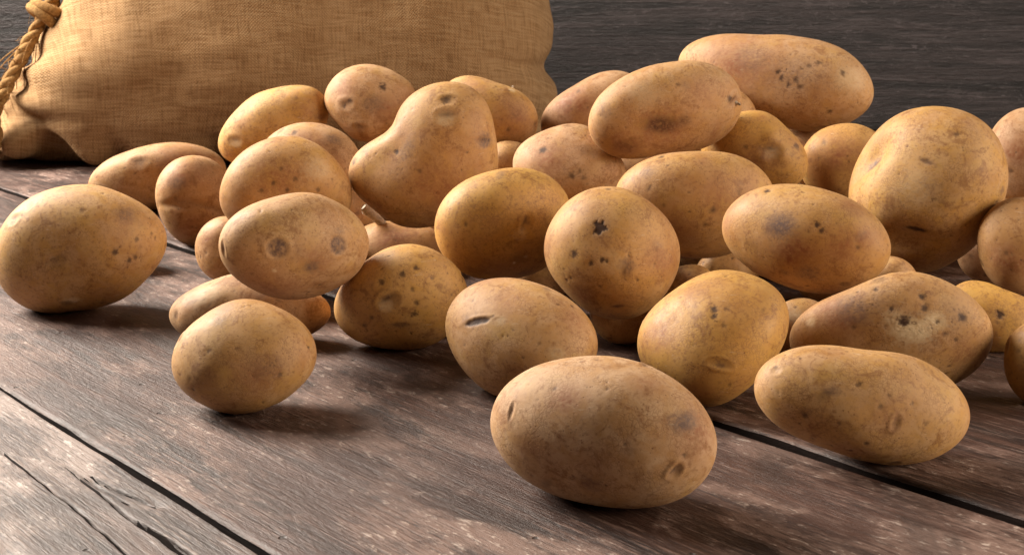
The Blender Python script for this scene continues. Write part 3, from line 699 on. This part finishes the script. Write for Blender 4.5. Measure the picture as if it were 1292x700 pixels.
P('dusty tan potato with black specks, wedged under the brown-dented potato', (0.0473, 1.1568, 0.0856), (0.9992, -0.0408, 0.0), (0.0054, 0.1321, 0.9912), 6, 31.0, (0.15, -0.16), (0.2, 0.7), 24,
  (46.0, 31.6, 2.974, [1.003, 0.004, 0.011, 0.006, 0.002, -0.037, -0.056, -0.003, -0.011]),
  [('K', -21.5, 11.7, 3.2, 0.9, 0, 1), ('K', 1.9, -8.8, 2.6, 0.7, 0, 1), ('K', 7.1, -4.3, 1.9, 0.7, 0, 1), ('K', 10.3, -9.4, 1.9, 0.6, 0, 1), ('R', -18.9, 5.3, 19.5, 0.6, 0, 0.8), ('S', 16.6, 11.9, 9.1, 0.3, 0, 0.8), ('T', 1.9, -4.3, 11.7, 0.5, 0, 0.8)])
P('pear-shaped knobbly potato with a round head and a side knob', (-0.0636, 1.089, 0.0981), (0.9983, 0.0583, -0.0), (-0.0075, 0.1288, 0.9916), 7, 36.9, (0.10, 0.10), (0.5, 0.35), 25,
  (59.7, 48.3, -2.43, [0.991, 0.018, -0.02, -0.004, 0.014, -0.068, -0.067, 0.034, -0.004, -0.024, -0.01, 0.015, -0.001]),
  [('E', 12.9, 31.8, 7.3, 1.0, 0, 0.75), ('X', 11.6, 30.6, 8.6, 0.4, 0, 0.8), ('K', 13.0, 43.8, 3.7, 0.8, 0, 1), ('E', 14.2, 43.8, 5.5, 0.7, 0, 0.75), ('K', -26.2, 7.9, 2.4, 0.9, 0, 1), ('T', -25.2, -7.3, 13.4, 0.7, 0, 0.8), ('M', 40.7, 14.7, 8.6, 0.7, 0, 0.8), ('E', 39.4, 13.5, 5.5, 0.6, 0, 0.75), ('M', -17.7, 7.8, 14.7, 0.4, 60.0, 0.5), ('D', -26.8, 10.9, 31.8, 6.0, 50.0, 0.6), ('D', 17.7, 31.7, 36.7, -4.0, 0, 1), ('K', -57.7, 0.2, 3.1, 0.7, 0, 1), ('R', 11.0, -22.8, 30.6, 0.6, 0, 0.8), ('S', -7.4, -40.9, 20.8, 0.4, 0, 0.8), ('K', -7.0, -7.4, 1.8, 0.5, 0, 1)])
P('knobbly greyish pink potato with pitted eye, perched between pear-shaped and pale yellow ones', (-0.1305, 1.3184, 0.1224), (0.9951, 0.0985, -0.0), (-0.0087, 0.088, 0.9961), 6, 32.8, (-0.01, -0.14), (0.25, 0.6), 26,
  (40.7, 34.6, 3.06, [1.007, 0.005, -0.007, -0.003, -0.002, 0.015, 0.023, 0.019, -0.008, -0.009, 0.007, 0.005, 0.006]),
  [('E', -22.0, -2.1, 6.6, 0.9, 0, 0.75), ('K', -24.2, -3.6, 2.2, 0.8, 0, 1), ('K', -19.0, 0.7, 2.2, 0.8, 0, 1), ('K', 11.0, 13.5, 3.3, 0.9, 0, 1), ('M', 2.0, -0.9, 13.3, 0.4, 0, 0.8), ('D', -2.1, -21.2, 11.8, -2.5, 0, 1), ('D', -20.1, -15.2, 13.3, 1.5, 0, 1), ('E', -9.4, -22.6, 5.9, 0.8, 0, 0.75), ('R', 16.4, -8.3, 14.8, 0.6, 0, 0.8), ('R', -23.1, 13.8, 14.8, 0.5, 0, 0.8)])
P('smooth pale yellow potato with one eye at its end, leaning toward the sack', (-0.2222, 1.3343, 0.0989), (0.9864, 0.1643, -0.0), (-0.017, 0.1023, 0.9946), 6, 35.0, (0.20, 0.20), (0.9, 0.45), 27,
  (54.0, 32.5, -2.737, [1.005, 0.016, 0.006, 0.016, -0.011, -0.007, -0.039, -0.033, 0.007]),
  [('E', -36.4, -13.6, 6.8, 1.0, 0, 0.75), ('X', -36.4, -15.0, 7.6, 0.6, 0, 0.8), ('K', 19.7, 24.5, 2.3, 0.4, 0, 1), ('R', 32.6, 13.2, 13.6, 0.5, 0, 0.8)])
P('dusty potato mostly hidden behind the rosy-speckled rounded potato', (-0.1713, 1.2028, 0.083), (0.99, 0.141, -0.0), (-0.0181, 0.1268, 0.9918), 6, 32.1, (0.15, -0.09), (0.3, 0.6), 28,
  (42.0, 32.6, 3.049, [1.005, 0.005, -0.002, 0.002, -0.0, 0.0, -0.0, 0.0, -0.0]),
  [('K', -11.9, 24.2, 2.7, 0.7, 0, 1), ('M', 19.9, 18.4, 9.5, 0.5, 0, 0.8), ('R', -0.2, 15.4, 16.3, 0.6, 0, 0.8)])
P('rounded potato with rosy specks, resting above the two-scarred potato', (-0.1734, 1.0793, 0.0787), (0.9873, 0.1586, -0.0), (-0.0231, 0.1441, 0.9893), 7, 35.1, (0.10, 0.20), (0.55, 0.4), 29,
  (50.4, 36.9, -3.139, [0.993, 0.005, 0.026, 0.02, 0.005, 0.008, -0.087, -0.028, -0.01]),
  [('R', -5.4, 7.2, 20.9, 0.6, 0, 0.8), ('K', -8.6, 3.0, 1.8, 0.7, 0, 1), ('K', 1.4, -2.1, 1.8, 0.7, 0, 1), ('K', -2.2, 13.7, 1.8, 0.5, 0, 1), ('K', 7.7, 6.3, 1.8, 0.6, 0, 1), ('K', 24.2, -2.6, 1.8, 0.6, 0, 1), ('X', 24.7, 12.5, 12.3, 0.4, 0, 0.8), ('K', -17.7, -1.6, 1.8, 0.6, 0, 1), ('R', 20.8, -14.7, 16.0, 0.5, 0, 0.8)])
P('flat long dusty potato with a dimple, at the foot of the sack', (-0.3616, 1.4433, 0.0357), (0.97, 0.243, -0.0), (-0.0331, 0.132, 0.9907), 6, 38.4, (0.15, 0.30), (0.35, 0.6), 30,
  (68.4, 34.0, -3.022, [1.003, 0.017, -0.001, 0.01, -0.001, -0.012, -0.01, 0.001, 0.005]),
  [('E', -16.7, 16.4, 8.3, 1.0, 0, 0.75), ('S', -16.7, 16.4, 6.7, 0.5, 0, 0.8), ('D', -19.2, 28.5, 7.5, -0.8, 0, 1), ('R', 29.7, 17.4, 25.0, 0.6, 0, 0.8), ('M', 9.6, 9.9, 15.0, 0.4, 0, 0.8)])
P('small bean-like potato folded by a curved crease, beside the flat dimpled potato', (-0.2823, 1.2559, 0.042), (0.9757, 0.2193, -0.0), (-0.0333, 0.1483, 0.9884), 6, 31.7, (-0.13, 0.10), (0.25, 0.5), 31,
  (40.3, 33.5, 1.636, [1.009, 0.008, 0.0, -0.006, -0.001, -0.017, 0.021, -0.011, 0.003]),
  [('G', 2.7, -5.0, 24.6, 3.0, -12.0, 0.16), ('D', -1.6, -23.9, 15.9, -2.0, 0, 1), ('D', -3.1, 18.4, 18.1, -2.5, 0, 1), ('K', -16.2, 1.3, 2.2, 0.4, 0, 1), ('R', -6.3, 22.1, 15.9, 0.6, 0, 0.8), ('R', -1.6, -23.9, 17.4, 0.6, 0, 0.8), ('M', -13.6, 13.9, 8.7, 0.4, 0, 0.8)])
P('small plain potato peeking out from behind the two-scarred potato', (-0.2253, 1.1065, 0.0264), (0.9799, 0.1996, -0.0), (-0.0371, 0.1821, 0.9826), 6, 23.0, (0.10, 0.03), (0.35, 0.4), 32,
  (26.0, 24.9, 1.481, [1.006, 0.004, -0.001, -0.0, -0.0, -0.0, 0.0, 0.0, 0.0]),
  [('R', -14.3, 8.7, 10.2, 0.5, 0, 0.8)])
P('long narrow dusty potato with dark hollow tip, behind the small egg-shaped potato', (-0.1745, 0.916, 0.022), (0.9823, 0.1871, -0.0), (-0.0426, 0.2236, 0.9738), 6, 26.2, (0.17, -0.12), (0.3, 0.7), 33,
  (52.2, 23.0, 3.122, [0.985, -0.001, 0.062, 0.033, -0.002, 0.02, -0.08, -0.013, 0.001]),
  [('S', -46.6, -1.5, 4.8, 0.9, 70.0, 0.6), ('D', -46.6, -1.5, 4.8, 1.2, 0, 1), ('T', -31.5, 9.3, 12.8, 0.8, 0, 0.8), ('X', -25.3, 11.6, 12.8, 0.4, 0, 0.8)])
P('shaded brown potato with a pale sprout, under the pear-shaped potato', (-0.0922, 1.1411, 0.0243), (0.9967, 0.0806, -0.0), (-0.0149, 0.1845, 0.9827), 6, 24.4, (0.14, -0.13), (0.4, 0.3), 34,
  (40.6, 21.9, 3.075, [1.002, 0.002, -0.001, 0.005, -0.001, 0.0, -0.0, 0.001, -0.0]),
  [('R', -1.8, 10.3, 19.4, 0.6, 0, 0.8)])
P('small shaded potato glimpsed in the gap behind the star-scarred potato', (0.1228, 0.9824, 0.0282), (0.9923, -0.1241, 0.0), (0.026, 0.2076, 0.9779), 6, 18.2, (0.19, 0.05), (0.5, 0.3), 35,
  (23.0, 18.8, -2.756, [1.006, -0.003, -0.0, 0.001, 0.001, -0.0, -0.0, -0.0, 0.0]),
  [('R', -0.2, 9.5, 11.2, 0.4, 0, 0.8)])
P('small dull potato glimpsed under the oblong reddish brown potato', (0.1805, 0.8681, 0.0305), (0.9791, -0.2036, 0.0), (0.0468, 0.2251, 0.9732), 6, 18.6, (0.04, 0.19), (0.4, 0.6), 36,
  (22.2, 19.6, -2.873, [1.005, -0.005, 0.0, 0.001, 0.0, -0.0, -0.0, 0.0, 0.0]),
  [('X', -2.8, 7.8, 8.1, 0.5, 0, 0.8), ('R', -5.0, 2.7, 10.1, 0.4, 0, 0.8)])
P("golden tan potato with a tiny white stub, behind the pear-shaped potato's head", (-0.0235, 1.2733, 0.1111), (0.9998, 0.0185, -0.0), (-0.0019, 0.1007, 0.9949), 6, 35.1, (0.11, 0.12), (0.65, 0.35), 37,
  (45.2, 37.3, 2.758, [1.004, -0.001, -0.016, 0.003, -0.003, 0.055, 0.041, -0.001, 0.004]),
  [('X', 23.6, 25.6, 4.3, 0.9, 0, 0.8), ('R', 26.4, 0.3, 17.1, 0.5, 0, 0.8), ('K', 19.3, -10.2, 2.1, 0.6, 0, 1), ('R', -8.8, 28.4, 14.2, 0.4, 0, 0.8)])
P('dark potato glimpsed in the gap under the brown-dented potato', (0.1122, 1.2522, 0.0604), (0.996, -0.0892, 0.0), (0.0126, 0.1409, 0.9899), 6, 26.7, (-0.18, -0.05), (0.3, 0.4), 38,
  (33.2, 27.8, -2.963, [1.006, -0.002, -0.002, 0.001, -0.0, -0.0, -0.0, 0.0, -0.0]),
  [])
P('shaded potato glimpsed below the star-scarred potato, behind the black-slit one', (0.0755, 0.918, 0.0185), (0.9966, -0.082, 0.0), (0.0192, 0.2331, 0.9723), 6, 18.4, (-0.17, -0.12), (0.5, 0.2), 39,
  (23.8, 18.7, -3.119, [1.006, -0.002, 0.001, 0.002, -0.0, -0.0, 0.0, 0.0, 0.0]),
  [])
P('shaded potato glimpsed between the clean golden and star-scarred potatoes', (0.0247, 0.9882, 0.0327), (0.9997, -0.025, 0.0), (0.0051, 0.2052, 0.9787), 6, 18.1, (-0.11, 0.14), (0.4, 0.3), 40,
  (22.2, 18.9, -3.137, [1.006, -0.001, -0.0, 0.001, 0.0, -0.0, -0.0, 0.0, 0.0]),
  [])
P('shaded potato glimpsed between the rosy-speckled and pear-shaped potatoes', (-0.135, 1.1756, 0.0407), (0.9935, 0.1141, -0.0), (-0.0189, 0.165, 0.9861), 6, 21.3, (-0.15, -0.08), (0.3, 0.5), 41,
  (26.1, 22.2, -2.791, [1.006, 0.002, -0.001, 0.001, 0.001, 0.0, 0.0, 0.0, 0.0]),
  [])
P('shaded potato in the hollow between the smooth tan and oblong reddish brown potatoes', (0.1611, 1.0439, 0.0246), (0.9883, -0.1525, 0.0), (0.0305, 0.1975, 0.9798), 6, 18.3, (-0.00, 0.14), (0.5, 0.3), 42,
  (23.2, 18.8, 2.984, [1.005, -0.003, -0.0, 0.002, -0.0, -0.0, 0.0, 0.0, -0.0]),
  [])
P('shaded potato glimpsed beneath the biggest lumpy potato, above the scabby one', (0.2511, 0.9361, 0.0382), (0.9659, -0.2591, 0.0), (0.0528, 0.1969, 0.979), 6, 15.6, (0.19, 0.08), (0.4, 0.3), 43,
  (20.4, 15.8, -3.087, [1.005, -0.005, -0.0, 0.002, 0.0, -0.0, -0.0, 0.0, 0.0]),
  [])
P('shaded potato glimpsed between the pear-shaped and dusty black-specked potatoes', (-0.0028, 1.2311, 0.0717), (1.0, 0.0022, -0.0), (-0.0003, 0.1354, 0.9908), 6, 23.1, (-0.11, 0.02), (0.5, 0.3), 44,
  (27.2, 24.5, -3.141, [1.006, 0.0, -0.002, 0.001, -0.0, 0.0, -0.0, 0.0, -0.0]),
  [])
P('H', (0.2403, 1.3659, 0.0809), (0.9849, -0.1733, 0.0), (0.0198, 0.1123, 0.9935), 5, 32.2, (0.08, -0.18), (0.4, 0.4), 45,  # unseen: this and the next two added to block the key light
  (41.5, 33.0, 3.134, [1.005, -0.005, -0.003, 0.002, -0.0, -0.0, -0.0, 0.0, -0.0]),
  [])
P('H', (0.1767, 1.2533, 0.1135), (0.9902, -0.1396, 0.0), (0.0139, 0.0985, 0.995), 5, 29.5, (0.07, -0.05), (0.4, 0.4), 46,
  (38.2, 30.2, 3.131, [1.005, -0.004, -0.003, 0.002, -0.0, -0.0, -0.0, 0.0, -0.0]),
  [])
P('H', (0.2796, 1.3052, 0.0748), (0.9778, -0.2095, 0.0), (0.0257, 0.1201, 0.9924), 5, 28.8, (0.04, 0.07), (0.4, 0.4), 47,
  (35.3, 30.2, 3.121, [1.006, -0.005, -0.002, 0.001, -0.0, -0.0, -0.0, 0.0, -0.0]),
  [])
P('H', (0.4374, 1.1997, 0.0571), (0.9395, -0.3426, 0.0), (0.0486, 0.1332, 0.9899), 5, 27.2, (0.07, 0.01), (0.4, 0.4), 48,
  (31.4, 29.2, 3.059, [1.006, -0.009, -0.002, 0.001, -0.0, -0.0, -0.0, 0.0, -0.0]),
  [])
P('H', (0.0874, 1.3786, 0.0855), (0.998, -0.0633, 0.0), (0.007, 0.1109, 0.9938), 5, 29.1, (0.02, -0.12), (0.4, 0.4), 49,
  (36.3, 30.3, 3.135, [1.006, -0.002, -0.002, 0.001, -0.0, -0.0, -0.0, 0.0, -0.0]),
  [])
HIDDEN = [
 ((0.3408, 1.3186, 0.0338), (45.8, 33.1, 32.4), 2.86, 0.26),
 ((0.2321, 1.2497, 0.0306), (45.5, 33.7, 31.5), 3.01, -0.09),
 ((-0.0099, 1.3251, 0.0343), (48.9, 34.5, 32.7), 2.58, 0.25),
 ((0.3317, 1.1724, 0.0342), (48.1, 30.7, 32.8), 0.67, -0.12),
 ((0.1139, 1.3328, 0.0314), (41.5, 33.7, 30.8), 0.48, 0.2),
 ((0.0267, 1.0985, 0.0271), (40.8, 30.4, 27.6), 1.22, 0.16),
 ((-0.1563, 1.3289, 0.0332), (44.3, 34.6, 32.4), 0.94, 0.22),
 ((0.2001, 1.3958, 0.0324), (40.6, 33.5, 30.2), 2.59, -0.16),
 ((0.1445, 1.1591, 0.0341), (46.2, 33.7, 30.9), 1.93, -0.28),
 ((-0.0674, 1.2035, 0.0298), (41.9, 35.7, 28.5), 1.61, 0.25),
 ((-0.1976, 1.2654, 0.0308), (44.0, 30.9, 32.1), 2.89, -0.13),
 ((0.1388, 1.0815, 0.0525), (47.9, 33.1, 29.1), 3.03, 0.12),
 ((-0.1052, 1.2913, 0.0437), (47.4, 30.8, 30.9), 1.01, -0.01),
 ((0.1848, 1.3096, 0.0316), (40.5, 34.1, 30.4), 0.81, -0.14),
 ((0.3167, 1.3907, 0.0289), (47.6, 35.9, 27.8), 2.76, 0.12),
 ((-0.0983, 1.4121, 0.0279), (46.6, 34.7, 27.5), 3.14, -0.19),
 ((-0.2361, 1.4056, 0.0292), (45.1, 32.5, 29.2), 0.42, -0.0),
 ((-0.1673, 1.018, 0.0335), (44.7, 32.7, 32.9), 1.37, 0.28),
 ((0.0528, 1.2165, 0.0304), (43.2, 35.6, 29.1), 2.46, 0.15),
 ((0.3819, 1.0754, 0.0294), (47.9, 35.6, 27.6), 0.72, -0.01),
 ((0.0476, 1.3943, 0.0353), (47.8, 32.3, 32.9), 2.23, -0.19),
 ((0.1574, 1.3568, 0.0983), (43.2, 30.8, 26.7), 0.25, -0.15),
 ((0.1027, 1.4429, 0.0293), (44.5, 27.1, 26.2), 2.7, -0.23),
 ((-0.2885, 1.319, 0.0285), (38.8, 30.5, 27.5), 0.43, -0.03),
 ((-0.0359, 1.3877, 0.0617), (44.0, 28.0, 28.7), 2.74, -0.02),
 ((0.2231, 1.1111, 0.0293), (42.9, 27.6, 28.2), 2.1, 0.28),
 ((-0.3672, 1.2167, 0.026), (37.7, 27.6, 26.2), 1.3, 0.28),
 ((-0.0727, 0.964, 0.0244), (41.9, 31.2, 25.2), 0.6, -0.08),
 ((-0.2011, 1.1897, 0.0298), (36.2, 28.8, 29.1), 2.12, -0.22),
 ((0.0796, 1.0319, 0.0255), (36.2, 31.0, 27.1), 1.06, 0.05),
 ((0.4064, 1.2716, 0.0279), (38.5, 27.3, 27.5), 0.88, -0.27),
 ((0.3053, 1.247, 0.0255), (34.5, 24.6, 25.6), 1.08, 0.05),
 ((-0.3152, 1.377, 0.0235), (33.1, 27.8, 22.2), 1.36, 0.04),
 ((0.1549, 1.2279, 0.0238), (32.1, 27.1, 22.1), 0.4, -0.16),
 ((0.2326, 1.0112, 0.0249), (36.0, 25.0, 23.0), 1.99, 0.01),
 ((0.2523, 0.853, 0.0266), (33.9, 24.2, 25.4), 3.07, -0.1),
 ((0.0541, 1.2186, 0.0834), (37.2, 26.1, 24.2), 2.23, -0.08),
 ((-0.3901, 1.2906, 0.0241), (33.7, 25.8, 22.3), 0.57, 0.17),
 ((-0.0096, 1.1803, 0.0401), (39.6, 28.0, 25.5), 1.33, -0.17),
 ((0.1229, 0.8659, 0.0217), (39.7, 25.8, 22.0), 1.92, -0.12),
 ((-0.3931, 1.5327, 0.0244), (39.3, 24.5, 23.3), 2.28, -0.06),
 ((0.0716, 0.9703, 0.0471), (34.8, 27.8, 24.7), 2.96, -0.21),
 ((0.0611, 1.2783, 0.0234), (29.9, 22.1, 23.0), 2.92, 0.04),
 ((0.4084, 1.1518, 0.0251), (30.6, 22.5, 23.1), 2.93, -0.19),
 ((-0.2261, 1.3386, 0.021), (30.3, 25.0, 19.8), 1.79, 0.25),
 ((-0.2796, 1.5167, 0.02), (34.2, 25.1, 20.5), 1.78, -0.18),
 ((0.3845, 1.2201, 0.0462), (31.9, 22.6, 21.4), 1.77, -0.19),
 ((-0.3428, 1.0828, 0.0214), (30.4, 22.7, 21.0), 0.8, 0.14),
 ((0.2078, 1.1779, 0.0233), (30.1, 21.7, 23.5), 1.1, -0.14),
 ((-0.0104, 1.2668, 0.0205), (29.8, 24.0, 20.0), 0.01, -0.22),
 ((-0.3178, 1.1544, 0.021), (33.2, 23.9, 22.0), 2.52, -0.18),
 ((-0.1519, 1.1201, 0.0208), (31.3, 25.7, 22.2), 2.54, 0.08),
 ((0.2266, 1.2382, 0.0836), (34.4, 23.0, 19.7), 2.26, 0.18),
 ((0.2755, 1.3102, 0.0229), (31.4, 24.8, 22.3), 2.05, 0.15),
 ((-0.1681, 1.3883, 0.0415), (33.3, 22.3, 21.4), 0.81, -0.07),
]
for k, (loc, ax, yaw, pt) in enumerate(HIDDEN):
    rad = (ax[0], ax[1], 0., [.96, 0, 0, .03 * math.cos(k), .03 * math.sin(k), .03 * math.cos(2 * k), .03 * math.sin(2 * k)])
    me, V, N = potato_mesh(5, rad, ax[2] * .95, (0, 0), ((k * .37) % 1, (k * .61) % .7), 60 + k, [])
    o = link('potato', me, SKIN)
    o.location = loc
    o.rotation_euler = (0, pt, yaw)
    tag(o, BURIED, 'potato', 'potatoes buried inside the heap')

def stub(seed, fu, fv, direction, length, r0, r1, name, bend=(0, 0, 0)):
    """a dried stem or sprout growing from a potato's skin"""
    o, V, N = POT[seed]
    front = np.where(N[:, 2] > -.2)[0]
    i = front[np.argmin(np.hypot(V[front, 0] - fu, V[front, 1] - fv))]
    d = np.array(direction, float); d /= np.linalg.norm(d)
    t = np.linspace(0, 1, 9)
    path = V[i] - N[i] * 1.0 + d * (t * length)[:, None] + np.array(bend) * (t ** 2)[:, None]
    r = r0 + (r1 - r0) * t + .12 * r0 * np.sin(t * 9)
    r[-1] *= .6
    tv, tf = tube(path * .001, r * .001, 10)
    s = link(name, mesh_np(name, tv, tf), STUB)
    s.parent = o
    return s

stub(20, 54, 6.5, (.8, -.3, .5), 5, 1.6, .8, 'stem_stub')
stub(37, 24, 27, (.2, .9, .4), 4, 1.4, .6, 'stem_stub')
stub(34, -12, 20, (-.72, .60, .45), 21, 3.0, 4.6, 'sprout', (-1, 2, 0))

# ------------------------------------------------------------------ the burlap sack
SX, SY, SZ = -.30, 1.88, .20
OUT = np.array([(.038, .244), (.047, .204), (.055, .169), (.055, .141), (.036, .117), (.062, .098), (.059, .077), (.046, .045), (.017, .006), (-.10, 0), (-.30, -.004), (-.50, -.004),
       (-.60, -.002), (-.66, .004), (-.682, .03), (-.668, .061), (-.638, .099), (-.605, .151), (-.571, .200), (-.53, .28), (-.46, .35), (-.34, .395), (-.2, .40), (-.07, .36), (.005, .31)])
def sack_mesh():
    d, F = ico(7)
    d = d[:, [0, 2, 1]]                       # poles front and back
    F = F[:, ::-1]
    th = np.arctan2(d[:, 2], d[:, 0])
    q = OUT - (SX, SZ)
    # dense polyline resampled by bearing, then a light blur
    dense = np.concatenate([q[i] + (q[(i + 1) % len(q)] - q[i]) * np.linspace(0, 1, 40, endpoint=False)[:, None] for i in range(len(q))])
    a = np.arctan2(dense[:, 1], dense[:, 0]); r = np.hypot(*dense.T)
    o = np.argsort(a); a, r = a[o], r[o]
    tt = np.linspace(-np.pi, np.pi, 720, endpoint=False)
    rr = np.interp(tt, a, r, period=2 * np.pi)
    ker = np.exp(-np.linspace(-2, 2, 13) ** 2); ker /= ker.sum()
    rr = np.convolve(np.concatenate([rr[-6:], rr, rr[:6]]), ker, 'valid')
    R = np.interp(th, tt, rr, period=2 * np.pi)
    s = np.hypot(d[:, 0], d[:, 2]) ** .62
    y = np.sign(d[:, 1]) * np.abs(d[:, 1]) ** .75
    X = R * s * np.cos(th); Z = R * s * np.sin(th)
    # thinner towards the tied neck, fuller belly
    half = .185 - .05 * sstep(-X, .18, .42)
    V = np.stack([X, half * y, Z], 1)
    N = vnormals(V, F)
    wx, wz = V[:, 0] + SX, V[:, 2] + SZ
    dn = np.hypot(wx + .655, wz - .11)
    an = np.arctan2(wz - .11, wx + .655)
    fold = .011 * np.exp(-dn / .10) * np.sin(an * 11 + 1.5 * noise(V * 6)) * sstep(dn, .0, .05)
    lump = .016 * noise(V * 7 + 4) + .007 * noise(V * 17 + 8)
    low = sstep(-wz, -.13, -.01)
    wrink = .009 * low * noise(V * (9, 9, 34) + 2) + .003 * noise(V * (14, 14, 45) + 6)
    corner = -.010 * np.exp(-((wx - .02) / .04) ** 2 - ((wz - .052) / .012) ** 2)
    hem = .014 * np.exp(-((wx + .63) / .05) ** 2 - ((wz - .030) / .022) ** 2) - .014 * np.exp(-((wx + .60) / .06) ** 2 - ((wz - .062) / .010) ** 2) + .012 * np.exp(-((wx + .53) / .035) ** 2 - ((wz - .012) / .02) ** 2) - .012 * np.exp(-((wx + .57) / .015) ** 2 - ((wz - .02) / .02) ** 2)
    hem += .016 * np.exp(-((wx + .615) / .03) ** 2 - ((wz - .035) / .02) ** 2) - .012 * np.exp(-((wx + .585) / .014) ** 2 - ((wz - .03) / .03) ** 2)
    hem += .010 * low * np.sin(wx * 55 + 4 * noise(V * 8)) * np.exp(-((wz - .02) / .025) ** 2)
    face = np.clip(-N[:, 1] * 1.6, 0, 1)
    V = V + N * ((fold + wrink) + lump * (.3 + .7 * face) + (corner + hem) * face)[:, None]
    V[:, 2] = np.maximum(V[:, 2], -SZ + .0015)
    me = mesh_np('bag', V, F)
    W = np.stack([V[:, 0] + .45 * V[:, 1], V[:, 2] + .3 * V[:, 1], V[:, 1]], 1)
    at = me.attributes.new('weave', 'FLOAT_VECTOR', 'POINT')
    at.data.foreach_set('vector', W.astype(np.float32).ravel())
    return me

sack = bpy.data.objects.new('burlap_sack', None)
COL.objects.link(sack)
sack.location = (SX, SY, 0)
tag(sack, 'bulging brown burlap sack with coarse weave, tied with rope at its neck', 'sack')
bag = link('bag', sack_mesh(), BURLAP, sack)
bag.location = (0, 0, SZ)

ROPE_PATH = [(-.69, 1.90, .012), (-.668, 1.83, .014), (-.645, 1.76, .022), (-.633, 1.745, .043), (-.632, 1.75, .070), (-.620, 1.76, .103), (-.603, 1.772, .136), (-.586, 1.785, .169), (-.571, 1.80, .200), (-.555, 1.825, .240), (-.525, 1.88, .305), (-.515, 1.95, .325), (-.535, 2.00, .28), (-.59, 2.03, .20), (-.64, 2.02, .12)]
path = smooth_path(ROPE_PATH, 220)
path -= (SX, SY, 0)
T = np.gradient(path, axis=0); T /= np.linalg.norm(T, axis=1)[:, None]
A = np.cross(T, (0, 1, 0)); A /= np.linalg.norm(A, axis=1)[:, None]
Bv = np.cross(T, A)
arc = np.concatenate([[0], np.cumsum(np.linalg.norm(np.diff(path, axis=0), axis=1))])
rope = None
for k in range(3):
    ph = arc / .050 * 2 * np.pi + k * 2 * np.pi / 3
    wob = .0012 * np.sin(arc * 70 + k * 2)
    pr = path + (.0043 + wob)[:, None] * (np.cos(ph)[:, None] * A + np.sin(ph)[:, None] * Bv)
    tv, tf = tube(pr, .0046 + .0009 * np.sin(arc * 110 + k), 12)
    o = link('rope' if k == 0 else 'strand', mesh_np('strand', tv, tf), ROPE, sack if k == 0 else rope)
    if k == 0:
        rope = o
        tag(o, 'golden twisted jute rope around the neck of the sack')
# knot high on the neck and its loose fibres
th = np.linspace(0, 2 * np.pi, 60)
for k, (dx, rad_) in enumerate(((0, .019), (.012, .018))):
    c = np.array([-.578, 1.790, .184]) - (SX, SY, 0) + np.array([.62, 0, .78]) * dx
    ring = c + rad_ * (np.cos(th)[:, None] * np.array([.78, 0, -.62]) + np.sin(th)[:, None] * np.array([0, -1, 0])) + np.array([.62, 0, .78]) * (.006 * np.sin(th + k))[:, None]
    tv, tf = tube(ring, .0066, 10)
    link('knot', mesh_np('knot', tv, tf), ROPE, rope)
g = np.random.default_rng(5)
for k in range(44):
    t = g.uniform(.28, .58) if k > 9 else g.uniform(.46, .52)
    b0 = path[int(t * 219)] + g.normal(0, .004, 3)
    L = g.uniform(.02, .05) if k > 9 else g.uniform(.05, .095)
    dr = np.array([g.uniform(-1, -.1), g.uniform(-.6, .2), g.uniform(-.9, .8) if k > 9 else g.uniform(-1.2, .1)]); dr /= np.linalg.norm(dr)
    bend = np.array([g.uniform(-.3, .7), g.uniform(-.3, .3), g.uniform(-1, .2)])
    q = np.linspace(0, 1, 12)
    pts = b0 + dr * (q * L)[:, None] + bend * (q ** 2 * L * .9)[:, None]
    tv, tf = tube(pts, (.0009 if k < 10 else .0005) * (1.1 - .7 * q), 5)
    link('loose_fibre', mesh_np('loose_fibre', tv, tf), ROPE, rope)
